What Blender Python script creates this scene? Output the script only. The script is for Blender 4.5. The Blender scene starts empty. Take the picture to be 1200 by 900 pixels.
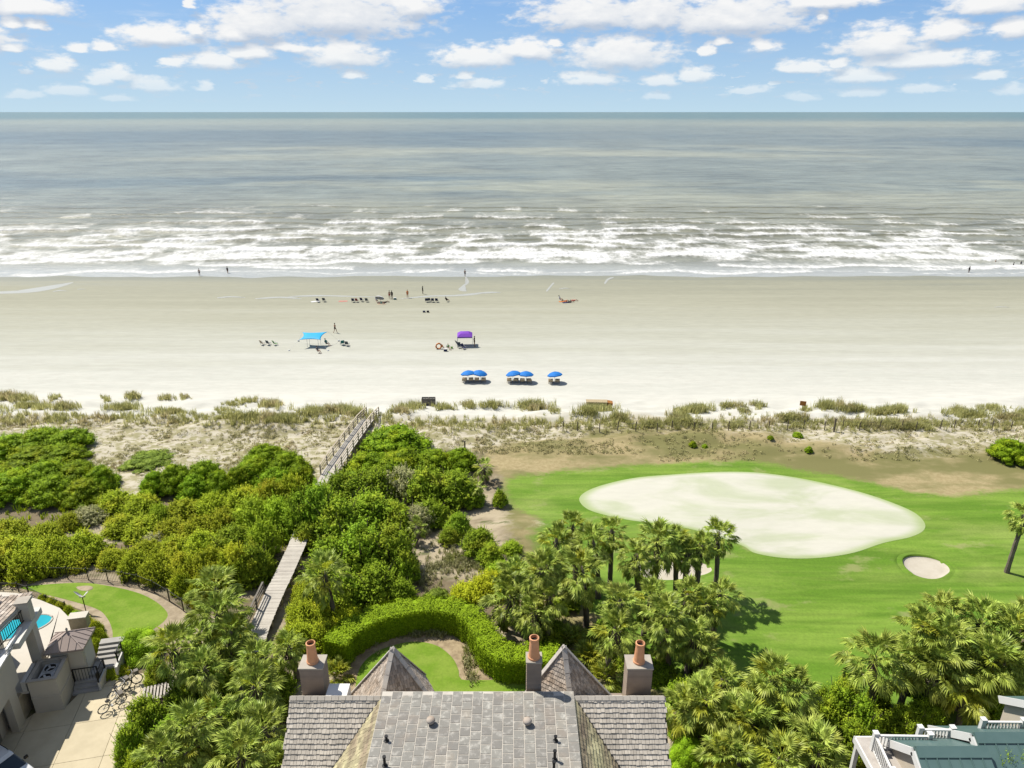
import bpy, bmesh, math, random
import numpy as np
from mathutils import Vector, Matrix
R = math.radians
random.seed(7); np.random.seed(7)
scene = bpy.context.scene
COL = scene.collection

# ------------------------------------------------------------------ camera
CAM_H = 38.0
F_PX = 830.0                      # focal length in units of a 1200 px wide picture
PITCH = math.atan2(319.0, F_PX)
cam_d = bpy.data.cameras.new('camera'); cam = bpy.data.objects.new('camera', cam_d); COL.objects.link(cam)
cam_d.sensor_width = 36.0; cam_d.lens = 36.0 * F_PX / 1200.0
cam_d.clip_start = 0.5; cam_d.clip_end = 200000
cam.location = (0, 0, CAM_H); cam.rotation_euler = (R(90) - PITCH, 0, 0)
scene.camera = cam
CT, ST = math.cos(PITCH), math.sin(PITCH)
def ray(px, py):
    x = (px - 600.0) / F_PX; y = (450.0 - py) / F_PX
    return Vector((x, CT + y * ST, -ST + y * CT))
def at(px, py, z):
    """world point at height z seen along a measured direction of the survey photo"""
    d = ray(px, py); t = (z - CAM_H) / d.z
    return Vector((d.x * t, d.y * t, z))
def depth(p): return p[1] * CT + (CAM_H - p[2]) * ST
def mpp(p): return depth(p) / F_PX      # metres per photo pixel at p

# ------------------------------------------------------------------ light, sky
SUN_DIR = Vector((-2.8, 1.9, 5.0)).normalized()
SUN_EL = math.asin(SUN_DIR.z); SUN_AZ = math.atan2(SUN_DIR.x, SUN_DIR.y)
sd = bpy.data.lights.new('sun', 'SUN'); sd.energy = 5.0; sd.angle = R(0.55); sd.color = (1.0, 0.945, 0.85)
so = bpy.data.objects.new('sun', sd); COL.objects.link(so)
so.rotation_euler = SUN_DIR.to_track_quat('Z', 'Y').to_euler(); so.location = (0, 0, 200)
scene.view_settings.view_transform = 'Standard'; scene.view_settings.look = 'None'
scene.view_settings.exposure = 0.60; scene.view_settings.gamma = 1.0
scene.view_settings.use_curve_mapping = False
scene.cycles.max_bounces = 6; scene.cycles.diffuse_bounces = 3; scene.cycles.glossy_bounces = 2
scene.cycles.transmission_bounces = 3; scene.cycles.transparent_max_bounces = 6
scene.cycles.caustics_reflective = False; scene.cycles.caustics_refractive = False

class NT:
    """tiny node-tree builder"""
    def __init__(s, tree): s.t = tree; s.n = tree.nodes; s.l = tree.links
    def node(s, typ, **kw):
        n = s.n.new(typ)
        for k, v in kw.items(): setattr(n, k, v)
        return n
    def put(s, sock, v):
        if isinstance(v, bpy.types.NodeSocket): s.l.new(v, sock)
        elif v is not None:
            if sock.type == 'RGBA' and len(v) == 3: v = (*v, 1)
            sock.default_value = v
    def math(s, op, a, b=None, c=None, clamp=False):
        n = s.node('ShaderNodeMath', operation=op, use_clamp=clamp); s.put(n.inputs[0], a)
        if b is not None: s.put(n.inputs[1], b)
        if c is not None: s.put(n.inputs[2], c)
        return n.outputs[0]
    def vmath(s, op, a, b=None):
        n = s.node('ShaderNodeVectorMath', operation=op); s.put(n.inputs[0], a)
        if b is not None: s.put(n.inputs[1], b)
        return n.outputs['Value'] if op in ('LENGTH', 'DOT_PRODUCT') else n.outputs[0]
    def ramp(s, x, a, b, lo=0.0, hi=1.0, smooth=True):
        n = s.node('ShaderNodeMapRange', interpolation_type='SMOOTHSTEP' if smooth else 'LINEAR')
        s.put(n.inputs[0], x); s.put(n.inputs[1], a); s.put(n.inputs[2], b); s.put(n.inputs[3], lo); s.put(n.inputs[4], hi)
        return n.outputs[0]
    def mix(s, f, a, b, blend='MIX'):
        n = s.node('ShaderNodeMix', data_type='RGBA', blend_type=blend)
        s.put(n.inputs[0], f); s.put(n.inputs[6], a); s.put(n.inputs[7], b); return n.outputs[2]
    def noise(s, vec, scale, detail=4, rough=0.55, dim='3D', dist=0.0):
        n = s.node('ShaderNodeTexNoise', noise_dimensions=dim)
        if vec is not None: s.put(n.inputs['Vector'], vec)
        s.put(n.inputs['Scale'], scale); s.put(n.inputs['Detail'], detail); s.put(n.inputs['Roughness'], rough); s.put(n.inputs['Distortion'], dist)
        return n.outputs[0]
    def scaled(s, vec, sc, off=(0, 0, 0)):
        n = s.node('ShaderNodeMapping'); s.put(n.inputs[0], vec); s.put(n.inputs[1], off); s.put(n.inputs[3], sc); return n.outputs[0]
    def sep(s, vec):
        n = s.node('ShaderNodeSeparateXYZ'); s.put(n.inputs[0], vec); return n.outputs
    def comb(s, x, y, z=0.0):
        n = s.node('ShaderNodeCombineXYZ'); s.put(n.inputs[0], x); s.put(n.inputs[1], y); s.put(n.inputs[2], z); return n.outputs[0]
    def hsv(s, col, h=0.5, sat=1.0, v=1.0):
        n = s.node('ShaderNodeHueSaturation'); s.put(n.inputs['Hue'], h); s.put(n.inputs['Saturation'], sat); s.put(n.inputs['Value'], v); s.put(n.inputs['Color'], col); return n.outputs[0]

world = bpy.data.worlds.new('World'); scene.world = world; world.use_nodes = True
def build_world():
    t = NT(world.node_tree); t.n.clear()
    out = t.node('ShaderNodeOutputWorld')
    sky = t.node('ShaderNodeTexSky', sky_type='NISHITA'); sky.sun_disc = False
    sky.sun_elevation = SUN_EL; sky.sun_rotation = SUN_AZ
    sky.altitude = 0; sky.air_density = 1.0; sky.dust_density = 0.35; sky.ozone_density = 2.0
    SKY = 0.082; LO = 1.05
    D = t.node('ShaderNodeTexCoord').outputs['Generated']
    dx, dy, dz = t.sep(D)[:]
    hor = t.math('SQRT', t.math('ADD', t.math('MULTIPLY', dx, dx), t.math('MULTIPLY', dy, dy)))
    v = t.math('DIVIDE', dz, t.math('MAXIMUM', hor, 0.001))
    u = t.math('ARCTAN2', dx, dy)
    # the clear sky: Nishita, a little less sun glow near the horizon
    lowb = t.ramp(v, 0.0, 0.35, 1.0, 0.0)
    clear = t.mix(t.math('MULTIPLY', lowb, 0.92), sky.outputs[0], t.mix(t.ramp(v, 0.0, 0.16, 0, 1, False), tuple(x * LO for x in (3.9, 5.5, 6.7)), tuple(x * LO for x in (0.55, 2.25, 5.9))))
    bg_clear = t.node('ShaderNodeBackground'); t.put(bg_clear.inputs[0], clear); bg_clear.inputs[1].default_value = SKY
    # unseen cumulus overhead, outside the low band; cover widened for whiter fill light
    zc = t.math('MAXIMUM', dz, 0.05)
    plane = t.comb(t.math('DIVIDE', dx, zc), t.math('DIVIDE', dy, zc))
    hn = t.noise(plane, 1.1, 6, 0.6)
    hm = t.math('MULTIPLY', t.ramp(hn, 0.49, 0.62), t.ramp(v, 0.16, 0.26))
    bg_high = t.node('ShaderNodeBackground'); t.put(bg_high.inputs[0], tuple(x * LO for x in (7.1, 7.2, 7.4))); bg_high.inputs[1].default_value = SKY
    mix1 = t.node('ShaderNodeMixShader'); t.put(mix1.inputs[0], t.math('MULTIPLY', hm, 0.9)); t.l.new(bg_clear.outputs[0], mix1.inputs[1]); t.l.new(bg_high.outputs[0], mix1.inputs[2])
    # low row of cumulus over the sea
    C = [(28,6,42,13),(15,26,14,6),(41,27,12,7),(14,55,9,5),(90,58,12,5),(125,55,13,6),(187,42,44,12),(225,34,13,7),(68,75,18,8),(140,87,20,9),
         (180,100,28,8),(118,92,15,7),(24,111,16,4),(80,106,24,6),(137,115,16,4),(205,72,11,6),(255,70,32,11),(292,60,27,10),(238,101,10,5),(225,4,7,6),
         (300,25,52,24),(395,14,100,30),(275,36,28,14),(485,6,34,14),(340,54,24,6),(402,63,46,17),(412,87,14,6),
         (560,66,52,13),(618,58,42,12),(690,14,70,22),(765,14,48,24),(728,62,64,21),(545,88,14,6),(560,98,28,6),(690,92,34,9),(775,93,22,7),(770,112,16,5),
         (650,50,10,5),(497,92,10,5),(862,18,86,24),(845,46,12,6),(893,53,17,9),(828,58,9,8),(816,88,18,9),(965,0,60,10),(1035,50,46,17),(1075,70,64,10),
         (1110,35,24,12),(1160,4,44,13),(1188,32,22,12),(940,78,28,7),(1005,88,36,9),(985,73,12,6),(965,17,8,6),(1160,88,14,5),(1080,105,22,5),
         (1010,108,25,6),(940,114,14,5),(880,105,22,5),(1190,105,15,6),
         (-60,40,60,18),(-150,70,50,14),(-210,20,80,22),(1280,60,50,16),(1370,30,70,20),(1330,95,40,8),(-90,100,30,7)]
    gt = bpy.data.node_groups.new('cumulus_field', 'ShaderNodeTree')
    gt.interface.new_socket('P', in_out='INPUT', socket_type='NodeSocketVector')
    gt.interface.new_socket('D', in_out='OUTPUT', socket_type='NodeSocketFloat')
    g = NT(gt); gi = g.node('NodeGroupInput'); go = g.node('NodeGroupOutput')
    P = gi.outputs[0]
    n1 = g.node('ShaderNodeTexNoise'); g.put(n1.inputs['Vector'], g.scaled(P, (30, 62, 1))); n1.inputs['Scale'].default_value = 1.0; n1.inputs['Detail'].default_value = 5; n1.inputs['Roughness'].default_value = 0.62
    n2 = g.noise(g.scaled(P, (52, 120, 1), (3, 7, 0)), 1.0, 6, 0.56)
    wv = g.vmath('MULTIPLY', g.vmath('SUBTRACT', n1.outputs[1], (0.5, 0.5, 0.5)), (0.036, 0.009, 0))
    PW = g.vmath('ADD', P, wv)
    acc = None
    for (cx, cy, hw, hh) in C:
        d = ray(cx, cy + hh * 0.35); uu = math.atan2(d.x, d.y); vv = d.z / math.hypot(d.x, d.y)
        q = g.vmath('MULTIPLY', g.vmath('SUBTRACT', PW, (uu, vv, 0)), (889 / (hw * 1.15), 889 / (hh * 1.5), 0))
        q = g.vmath('MAXIMUM', q, g.vmath('MULTIPLY', q, (-1, -2.3, 0)))
        ln = g.math('SUBTRACT', 1.0, g.vmath('LENGTH', q))
        acc = ln if acc is None else g.math('SMOOTH_MAX', acc, ln, 0.12)
    gt.interface.new_socket('A', in_out='OUTPUT', socket_type='NodeSocketFloat'); g.put(go.inputs[1], acc)
    dens = g.math('ADD', g.math('ADD', acc, 0.06), g.math('MULTIPLY', g.math('SUBTRACT', n2, 0.5), 1.7))
    g.put(go.inputs[0], dens)
    PV = t.comb(u, v)
    def field(p):
        n = t.node('ShaderNodeGroup'); n.node_tree = gt; t.put(n.inputs[0], p); return n.outputs
    d0, a0 = field(PV)[:]
    d1, a1 = field(t.vmath('ADD', PV, (-0.004, 0.011, 0)))[:]
    lit = t.math('ADD', t.math('ADD', 0.55, t.math('MULTIPLY', t.math('SUBTRACT', a0, a1), 0.95)), t.math('MULTIPLY', t.math('SUBTRACT', d0, d1), 0.30), clamp=True)
    ccol = t.mix(lit, tuple(x * LO for x in (3.9, 4.5, 5.4)), tuple(x * LO for x in (7.35, 7.3, 7.2)))
    # distance air: far small clouds close to the horizon fade
    ccol = t.mix(t.ramp(v, 0.0, 0.09, 0.55, 0.0), ccol, tuple(x * LO for x in (5.0, 6.2, 7.0)))
    bg_c = t.node('ShaderNodeBackground'); t.put(bg_c.inputs[0], ccol); bg_c.inputs[1].default_value = SKY
    alpha = t.math('MULTIPLY', t.ramp(d0, -0.10, 0.56), t.ramp(v, 0.0, 0.05, 0.35, 0.95))
    wisp = t.math('MAXIMUM', t.ramp(t.noise(t.scaled(PV, (12, 60, 1), (2, 1, 0)), 1.0, 5, 0.6), 0.50, 0.78, 0.0, 0.34), t.math('MULTIPLY', t.ramp(t.noise(t.scaled(PV, (38, 130, 1), (4, 2, 0)), 1.0, 5, 0.6), 0.565, 0.66, 0.0, 0.75), t.ramp(v, 0.075, 0.03)))
    alpha = t.math('MAXIMUM', alpha, t.math('MULTIPLY', wisp, t.ramp(v, 0.0, 0.04)))
    mixc = t.node('ShaderNodeMixShader'); t.put(mixc.inputs[0], alpha); t.l.new(bg_clear.outputs[0], mixc.inputs[1]); t.l.new(bg_c.outputs[0], mixc.inputs[2])
    # which of the two cloud decks a direction looks at
    low = t.math('MULTIPLY', t.ramp(v, 0.17, 0.20, 1.0, 0.0, False), t.ramp(v, -0.002, 0.0, 0, 1, False))
    low = t.math('MULTIPLY', low, t.ramp(t.math('ABSOLUTE', u), 0.95, 1.1, 1.0, 0.0, False))
    mix2 = t.node('ShaderNodeMixShader'); t.put(mix2.inputs[0], low); t.l.new(mix1.outputs[0], mix2.inputs[1]); t.l.new(mixc.outputs[0], mix2.inputs[2])
    t.l.new(mix2.outputs[0], out.inputs[0])
    world.cycles.sampling_method = 'MANUAL'; world.cycles.sample_map_resolution = 512
build_world()

# ------------------------------------------------------------------ helpers
def new_mat(name):
    m = bpy.data.materials.new(name); m.use_nodes = True
    t = NT(m.node_tree); t.n.clear(); o = t.node('ShaderNodeOutputMaterial'); t.out = o
    return m, t
def principled(t, col, rough=0.7, spec=0.3, normal=None, metal=0.0):
    b = t.node('ShaderNodeBsdfPrincipled'); t.put(b.inputs['Base Color'], col); t.put(b.inputs['Roughness'], rough)
    b.inputs['Specular IOR Level'].default_value = spec; b.inputs['Metallic'].default_value = metal
    if normal is not None: t.put(b.inputs['Normal'], normal)
    return b
def bump(t, h, strength=0.5, dist=0.05):
    b = t.node('ShaderNodeBump'); b.inputs['Strength'].default_value = strength; b.inputs['Distance'].default_value = dist
    t.put(b.inputs['Height'], h); return b.outputs[0]
def mat(name, c1, c2=None, scale=3.0, rough=0.75, rand=0.0, island=True, bmp=0.0, spec=0.3, metal=0.0, stretch=(1, 1, 1)):
    m, t = new_mat(name)
    c1 = tuple(x * KA for x in c1); c2 = tuple(x * KA for x in c2) if c2 else tuple(x * 0.8 for x in c1)
    pos = t.node('ShaderNodeTexCoord').outputs['Object']
    n = t.noise(t.scaled(pos, stretch), scale, 5, 0.6)
    col = t.mix(t.ramp(n, 0.3, 0.7), c1, c2)
    if rand:
        r = t.node('ShaderNodeNewGeometry').outputs['Random Per Island'] if island else t.node('ShaderNodeObjectInfo').outputs['Random']
        col = t.hsv(col, 0.5, 1.0, t.ramp(r, 0, 1, 1 - rand, 1 + rand, False))
    nor = bump(t, t.noise(t.scaled(pos, stretch), scale * 6, 3, 0.6), bmp, 0.03) if bmp else None
    b = principled(t, col, rough, spec, nor, metal); t.l.new(b.outputs[0], t.out.inputs[0]); return m
def leaf_mat(name, c1, c2, c3=None, trans=0.28, rough=0.6, patch=0.55, spec=0.06):
    """foliage: every leaf its own tint, slow drifts of fresh and old growth"""
    m, t = new_mat(name)
    geo = t.node('ShaderNodeNewGeometry'); rnd = geo.outputs['Random Per Island']; oi = t.node('ShaderNodeObjectInfo').outputs['Random']
    col = t.mix(rnd, c1, c2)
    pn = t.noise(geo.outputs['Position'], patch, 3, 0.6)
    if c3: col = t.mix(t.ramp(pn, 0.50, 0.68), col, c3)
    col = t.hsv(col, t.ramp(oi, 0, 1, 0.482, 0.503, False), 1.0, t.math('MULTIPLY', t.ramp(oi, 0, 1, 0.82, 1.18, False), t.ramp(rnd, 0, 1, 0.68, 1.32, False)))
    b = principled(t, col, rough, spec)
    tr = t.node('ShaderNodeBsdfTranslucent'); t.put(tr.inputs[0], t.hsv(col, 0.49, 1.05, 1.3))
    mx = t.node('ShaderNodeMixShader'); mx.inputs[0].default_value = trans; t.l.new(b.outputs[0], mx.inputs[1]); t.l.new(tr.outputs[0], mx.inputs[2])
    t.l.new(mx.outputs[0], t.out.inputs[0]); return m

KA = 0.70                 # built materials: one common reflectance scale
def raw_mesh(name, V, F, mats=None, mi=None, smooth=False):
    me = bpy.data.meshes.new(name)
    V = np.asarray(V, dtype=np.float32)
    if isinstance(F, np.ndarray):
        n, k = F.shape
        me.vertices.add(len(V)); me.vertices.foreach_set('co', V.ravel())
        me.loops.add(n * k); me.loops.foreach_set('vertex_index', F.ravel().astype(np.int32))
        me.polygons.add(n); me.polygons.foreach_set('loop_start', np.arange(0, n * k, k, dtype=np.int32)); me.polygons.foreach_set('loop_total', np.full(n, k, np.int32))
        me.update(calc_edges=True)
    else:
        me.from_pydata([tuple(map(float, v)) for v in V], [], F); me.update()
    for m in (mats or []): me.materials.append(m)
    if mi is not None: me.polygons.foreach_set('material_index', np.asarray(mi, dtype=np.int32))
    if smooth: me.polygons.foreach_set('use_smooth', np.ones(len(me.polygons), dtype=bool))
    return me
def wloc(o):
    p = Vector((0, 0, 0))
    while o is not None: p += o.location; o = o.parent
    return p
def put_mesh(name, me, parent=None, loc=(0, 0, 0)):
    o = bpy.data.objects.new(name, me); o.location = loc; COL.objects.link(o)
    if parent is not None: o.parent = parent
    return o
def tag(o, label=None, cat=None, group=None, kind=None):
    if label: o['label'] = label
    if cat: o['category'] = cat
    if group: o['group'] = group
    if kind: o['kind'] = kind
    return o
def thing(name, label, cat, loc=(0, 0, 0), rz=0.0, group=None):
    o = bpy.data.objects.new(name, None); o.empty_display_size = 0.3; COL.objects.link(o)
    o.location = loc; o.rotation_euler = (0, 0, rz); return tag(o, label, cat, group)
def copy_tree(o, parent=None):
    c = o.copy(); COL.objects.link(c)
    if parent is not None: c.parent = parent
    for ch in list(o.children): copy_tree(ch, c)
    return c

class MB:
    """collects shapes into one mesh; coordinates are in the parent's frame unless world=True on build"""
    def __init__(s): s.V = []; s.F = []; s.mi = []
    def add(s, V, F, mi=0):
        b = len(s.V); s.V += [tuple(v) for v in V]; s.F += [tuple(i + b for i in f) for f in F]; s.mi += [mi] * len(F); return s
    def box(s, c, size, rz=0.0, mi=0, mtx=None):
        hx, hy, hz = size[0] / 2, size[1] / 2, size[2] / 2
        V = [Vector((x, y, z)) for z in (-hz, hz) for x, y in ((-hx, -hy), (hx, -hy), (hx, hy), (-hx, hy))]
        M = mtx if mtx is not None else Matrix.Rotation(rz, 3, 'Z')
        return s.add([M @ v + Vector(c) for v in V], [(3, 2, 1, 0), (4, 5, 6, 7), (0, 1, 5, 4), (1, 2, 6, 5), (2, 3, 7, 6), (3, 0, 4, 7)], mi)
    def beam(s, a, b, w, h=None, mi=0, up=(0, 0, 1)):
        a, b = Vector(a), Vector(b); d = (b - a); L = d.length; d.normalize(); up = Vector(up)
        if abs(d.dot(up)) > 0.98: up = Vector((0, 1, 0))
        x = d.cross(up).normalized(); z = x.cross(d); M = Matrix((x, d, z)).transposed()
        return s.box((a + b) / 2, (w, L, h or w), mi=mi, mtx=M)
    def tube(s, pts, rad, n=8, mi=0, cap=True):
        pts = [Vector(p) for p in pts]; rad = rad if isinstance(rad, (list, tuple)) else [rad] * len(pts)
        V = []; F = []
        for i, p in enumerate(pts):
            d = (pts[min(i + 1, len(pts) - 1)] - pts[max(i - 1, 0)]).normalized()
            x = d.orthogonal().normalized() if abs(d.z) < 0.95 else Vector((1, 0, 0)); x = (x - d * x.dot(d)).normalized(); y = d.cross(x)
            V += [p + (x * math.cos(2 * math.pi * k / n) + y * math.sin(2 * math.pi * k / n)) * rad[i] for k in range(n)]
        for i in range(len(pts) - 1):
            for k in range(n): F.append((i * n + k, i * n + (k + 1) % n, (i + 1) * n + (k + 1) % n, (i + 1) * n + k))
        if cap: F.append(tuple(range(n - 1, -1, -1))); F.append(tuple((len(pts) - 1) * n + k for k in range(n)))
        return s.add(V, F, mi)
    def lathe(s, c, prof, n=12, mi=0):
        c = Vector(c); V = []; F = []
        for (r, z) in prof: V += [c + Vector((r * math.cos(2 * math.pi * k / n), r * math.sin(2 * math.pi * k / n), z)) for k in range(n)]
        for i in range(len(prof) - 1):
            for k in range(n): F.append((i * n + k, i * n + (k + 1) % n, (i + 1) * n + (k + 1) % n, (i + 1) * n + k))
        F.append(tuple(range(n - 1, -1, -1))); F.append(tuple((len(prof) - 1) * n + k for k in range(n)))
        return s.add(V, F, mi)
    def poly(s, P, mi=0): return s.add(P, [tuple(range(len(P)))], mi)
    def slab(s, P, th, mi=0):
        """polygon P (3D, roughly planar, top side) thickened downwards by th"""
        n = len(P); P = [Vector(p) for p in P]; D = Vector((0, 0, -th))
        return s.add(P + [p + D for p in P], [tuple(range(n)), tuple(range(2 * n - 1, n - 1, -1))] + [(i, n + i, n + (i + 1) % n, (i + 1) % n) for i in range(n)], mi)
    def build(s, name, mats, parent=None, world=False, smooth=False, recalc=True):
        mats = mats if isinstance(mats, (list, tuple)) else [mats]
        V = s.V
        if world and parent is not None:
            o = wloc(parent); V = [(v[0] - o.x, v[1] - o.y, v[2] - o.z) for v in V]
        me = raw_mesh(name, V, s.F, mats, s.mi, smooth)
        if recalc:
            bm = bmesh.new(); bm.from_mesh(me); bmesh.ops.recalc_face_normals(bm, faces=bm.faces); bm.to_mesh(me); bm.free()
        return put_mesh(name, me, parent)

# numpy value noise
def _h(ix, iy, s):
    n = (ix.astype(np.int64) * 374761393 + iy.astype(np.int64) * 668265263 + s * 974634) & 0x7fffffff
    n = ((n ^ (n >> 13)) * 1274126177) & 0x7fffffff
    return ((n ^ (n >> 16)) & 0xffff) / 65535.0
def vnoise(x, y, s=0):
    x = np.asarray(x, float); y = np.asarray(y, float)
    ix = np.floor(x); iy = np.floor(y); fx = x - ix; fy = y - iy; fx = fx * fx * (3 - 2 * fx); fy = fy * fy * (3 - 2 * fy)
    a = _h(ix, iy, s); b = _h(ix + 1, iy, s); c = _h(ix, iy + 1, s); d = _h(ix + 1, iy + 1, s)
    return (a * (1 - fx) + b * fx) * (1 - fy) + (c * (1 - fx) + d * fx) * fy
def fbm(x, y, s=0, o=4):
    t = 0; a = 0.5; n = 0
    for i in range(o): t = t + a * vnoise(x * 2 ** i, y * 2 ** i, s + i * 17); n += a; a *= 0.5
    return t / n
def sstep(x, a, b):
    t = np.clip((x - a) / (b - a), 0, 1); return t * t * (3 - 2 * t)
def sdf_poly(X, Y, P):
    """signed distance (positive inside) to a polygon"""
    d = np.full(X.shape, 1e9); ins = np.zeros(X.shape, bool)
    for i in range(len(P)):
        ax, ay = P[i][0], P[i][1]; bx, by = P[(i + 1) % len(P)][0], P[(i + 1) % len(P)][1]
        ex, ey = bx - ax, by - ay; t = np.clip(((X - ax) * ex + (Y - ay) * ey) / (ex * ex + ey * ey + 1e-9), 0, 1)
        d = np.minimum(d, np.hypot(X - ax - t * ex, Y - ay - t * ey))
        c = ((ay > Y) != (by > Y)) & (X < (bx - ax) * (Y - ay) / (by - ay + 1e-12) + ax); ins ^= c
    return np.where(ins, d, -d)

# ------------------------------------------------------------------ terrain
GZ = 3.0
def pxpoly(pts, z=GZ): return [at(x, y, z) for x, y in pts]
BUNKERS = [(at(1085, 664, GZ), 27 * mpp(at(1085, 664, GZ)), 13.5 * mpp(at(1085, 664, GZ)) / 0.58),
           (at(787, 668, GZ), 44 * mpp(at(787, 668, GZ)), 13 * mpp(at(787, 668, GZ)) / 0.58)]
MOUND = at(612, 625, 3.5)
def height(X, Y):
    X = np.asarray(X, float); Y = np.asarray(Y, float)
    h = np.interp(Y, [-1e4, 64, 70, 76, 80, 84, 90, 100, 140, 172, 190, 260, 1e5], [3.0, 3.0, 3.3, 3.5, 3.1, 2.4, 1.95, 1.65, 0.85, 0.03, -0.5, -3.5, -6])
    dune = sstep(Y, 66, 74) * (1 - sstep(Y, 84, 92))
    h = h + dune * ((fbm(X / 7, Y / 3.2, 3) - 0.5) * 1.9 + (fbm(X / 2.2, Y / 1.4, 9, 3) - 0.5) * 0.35)
    far = sstep(Y, 84, 95) * (1 - sstep(Y, 150, 165))
    h = h + far * (fbm(X / 14, Y / 2.6, 5) - 0.5) * 0.10 + sstep(Y, 150, 170) * (fbm(X / 16, Y / 40, 8, 3) - 0.5) * 0.16
    golf = sstep(X, 4, 14) * (1 - sstep(Y, 66, 72)) * sstep(Y, 30, 38)
    h = h + golf * (fbm(X / 16, Y / 12, 21, 2) - 0.5) * 0.9
    wild = (1 - sstep(X, -2, 6)) * sstep(Y, 46, 52) * (1 - sstep(Y, 66, 70))
    h = h + wild * (fbm(X / 9, Y / 7, 31, 3) - 0.5) * 0.8
    h = h + 1.1 * np.exp(-(((X - MOUND.x) / 4.0) ** 2 + ((Y - MOUND.y) / 3.2) ** 2))
    return h
def bunker_dip(X, Y):
    h = np.zeros(np.shape(X))
    for c, a, b in BUNKERS:
        r = np.hypot((X - c.x) / a, (Y - c.y) / b); h = h - 0.95 * (r < 1.0)
    return h
def gh(x, y): return float(height(np.array([x]), np.array([y]))[0])
def ground(px, py, dz=0.0):
    """point on (or dz above) the terrain seen along a measured direction"""
    z = GZ
    for _ in range(8):
        p = at(px, py, z + dz); z = 0.5 * z + 0.5 * gh(p.x, p.y)
    p = at(px, py, z + dz); p.z = gh(p.x, p.y); return p

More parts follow.
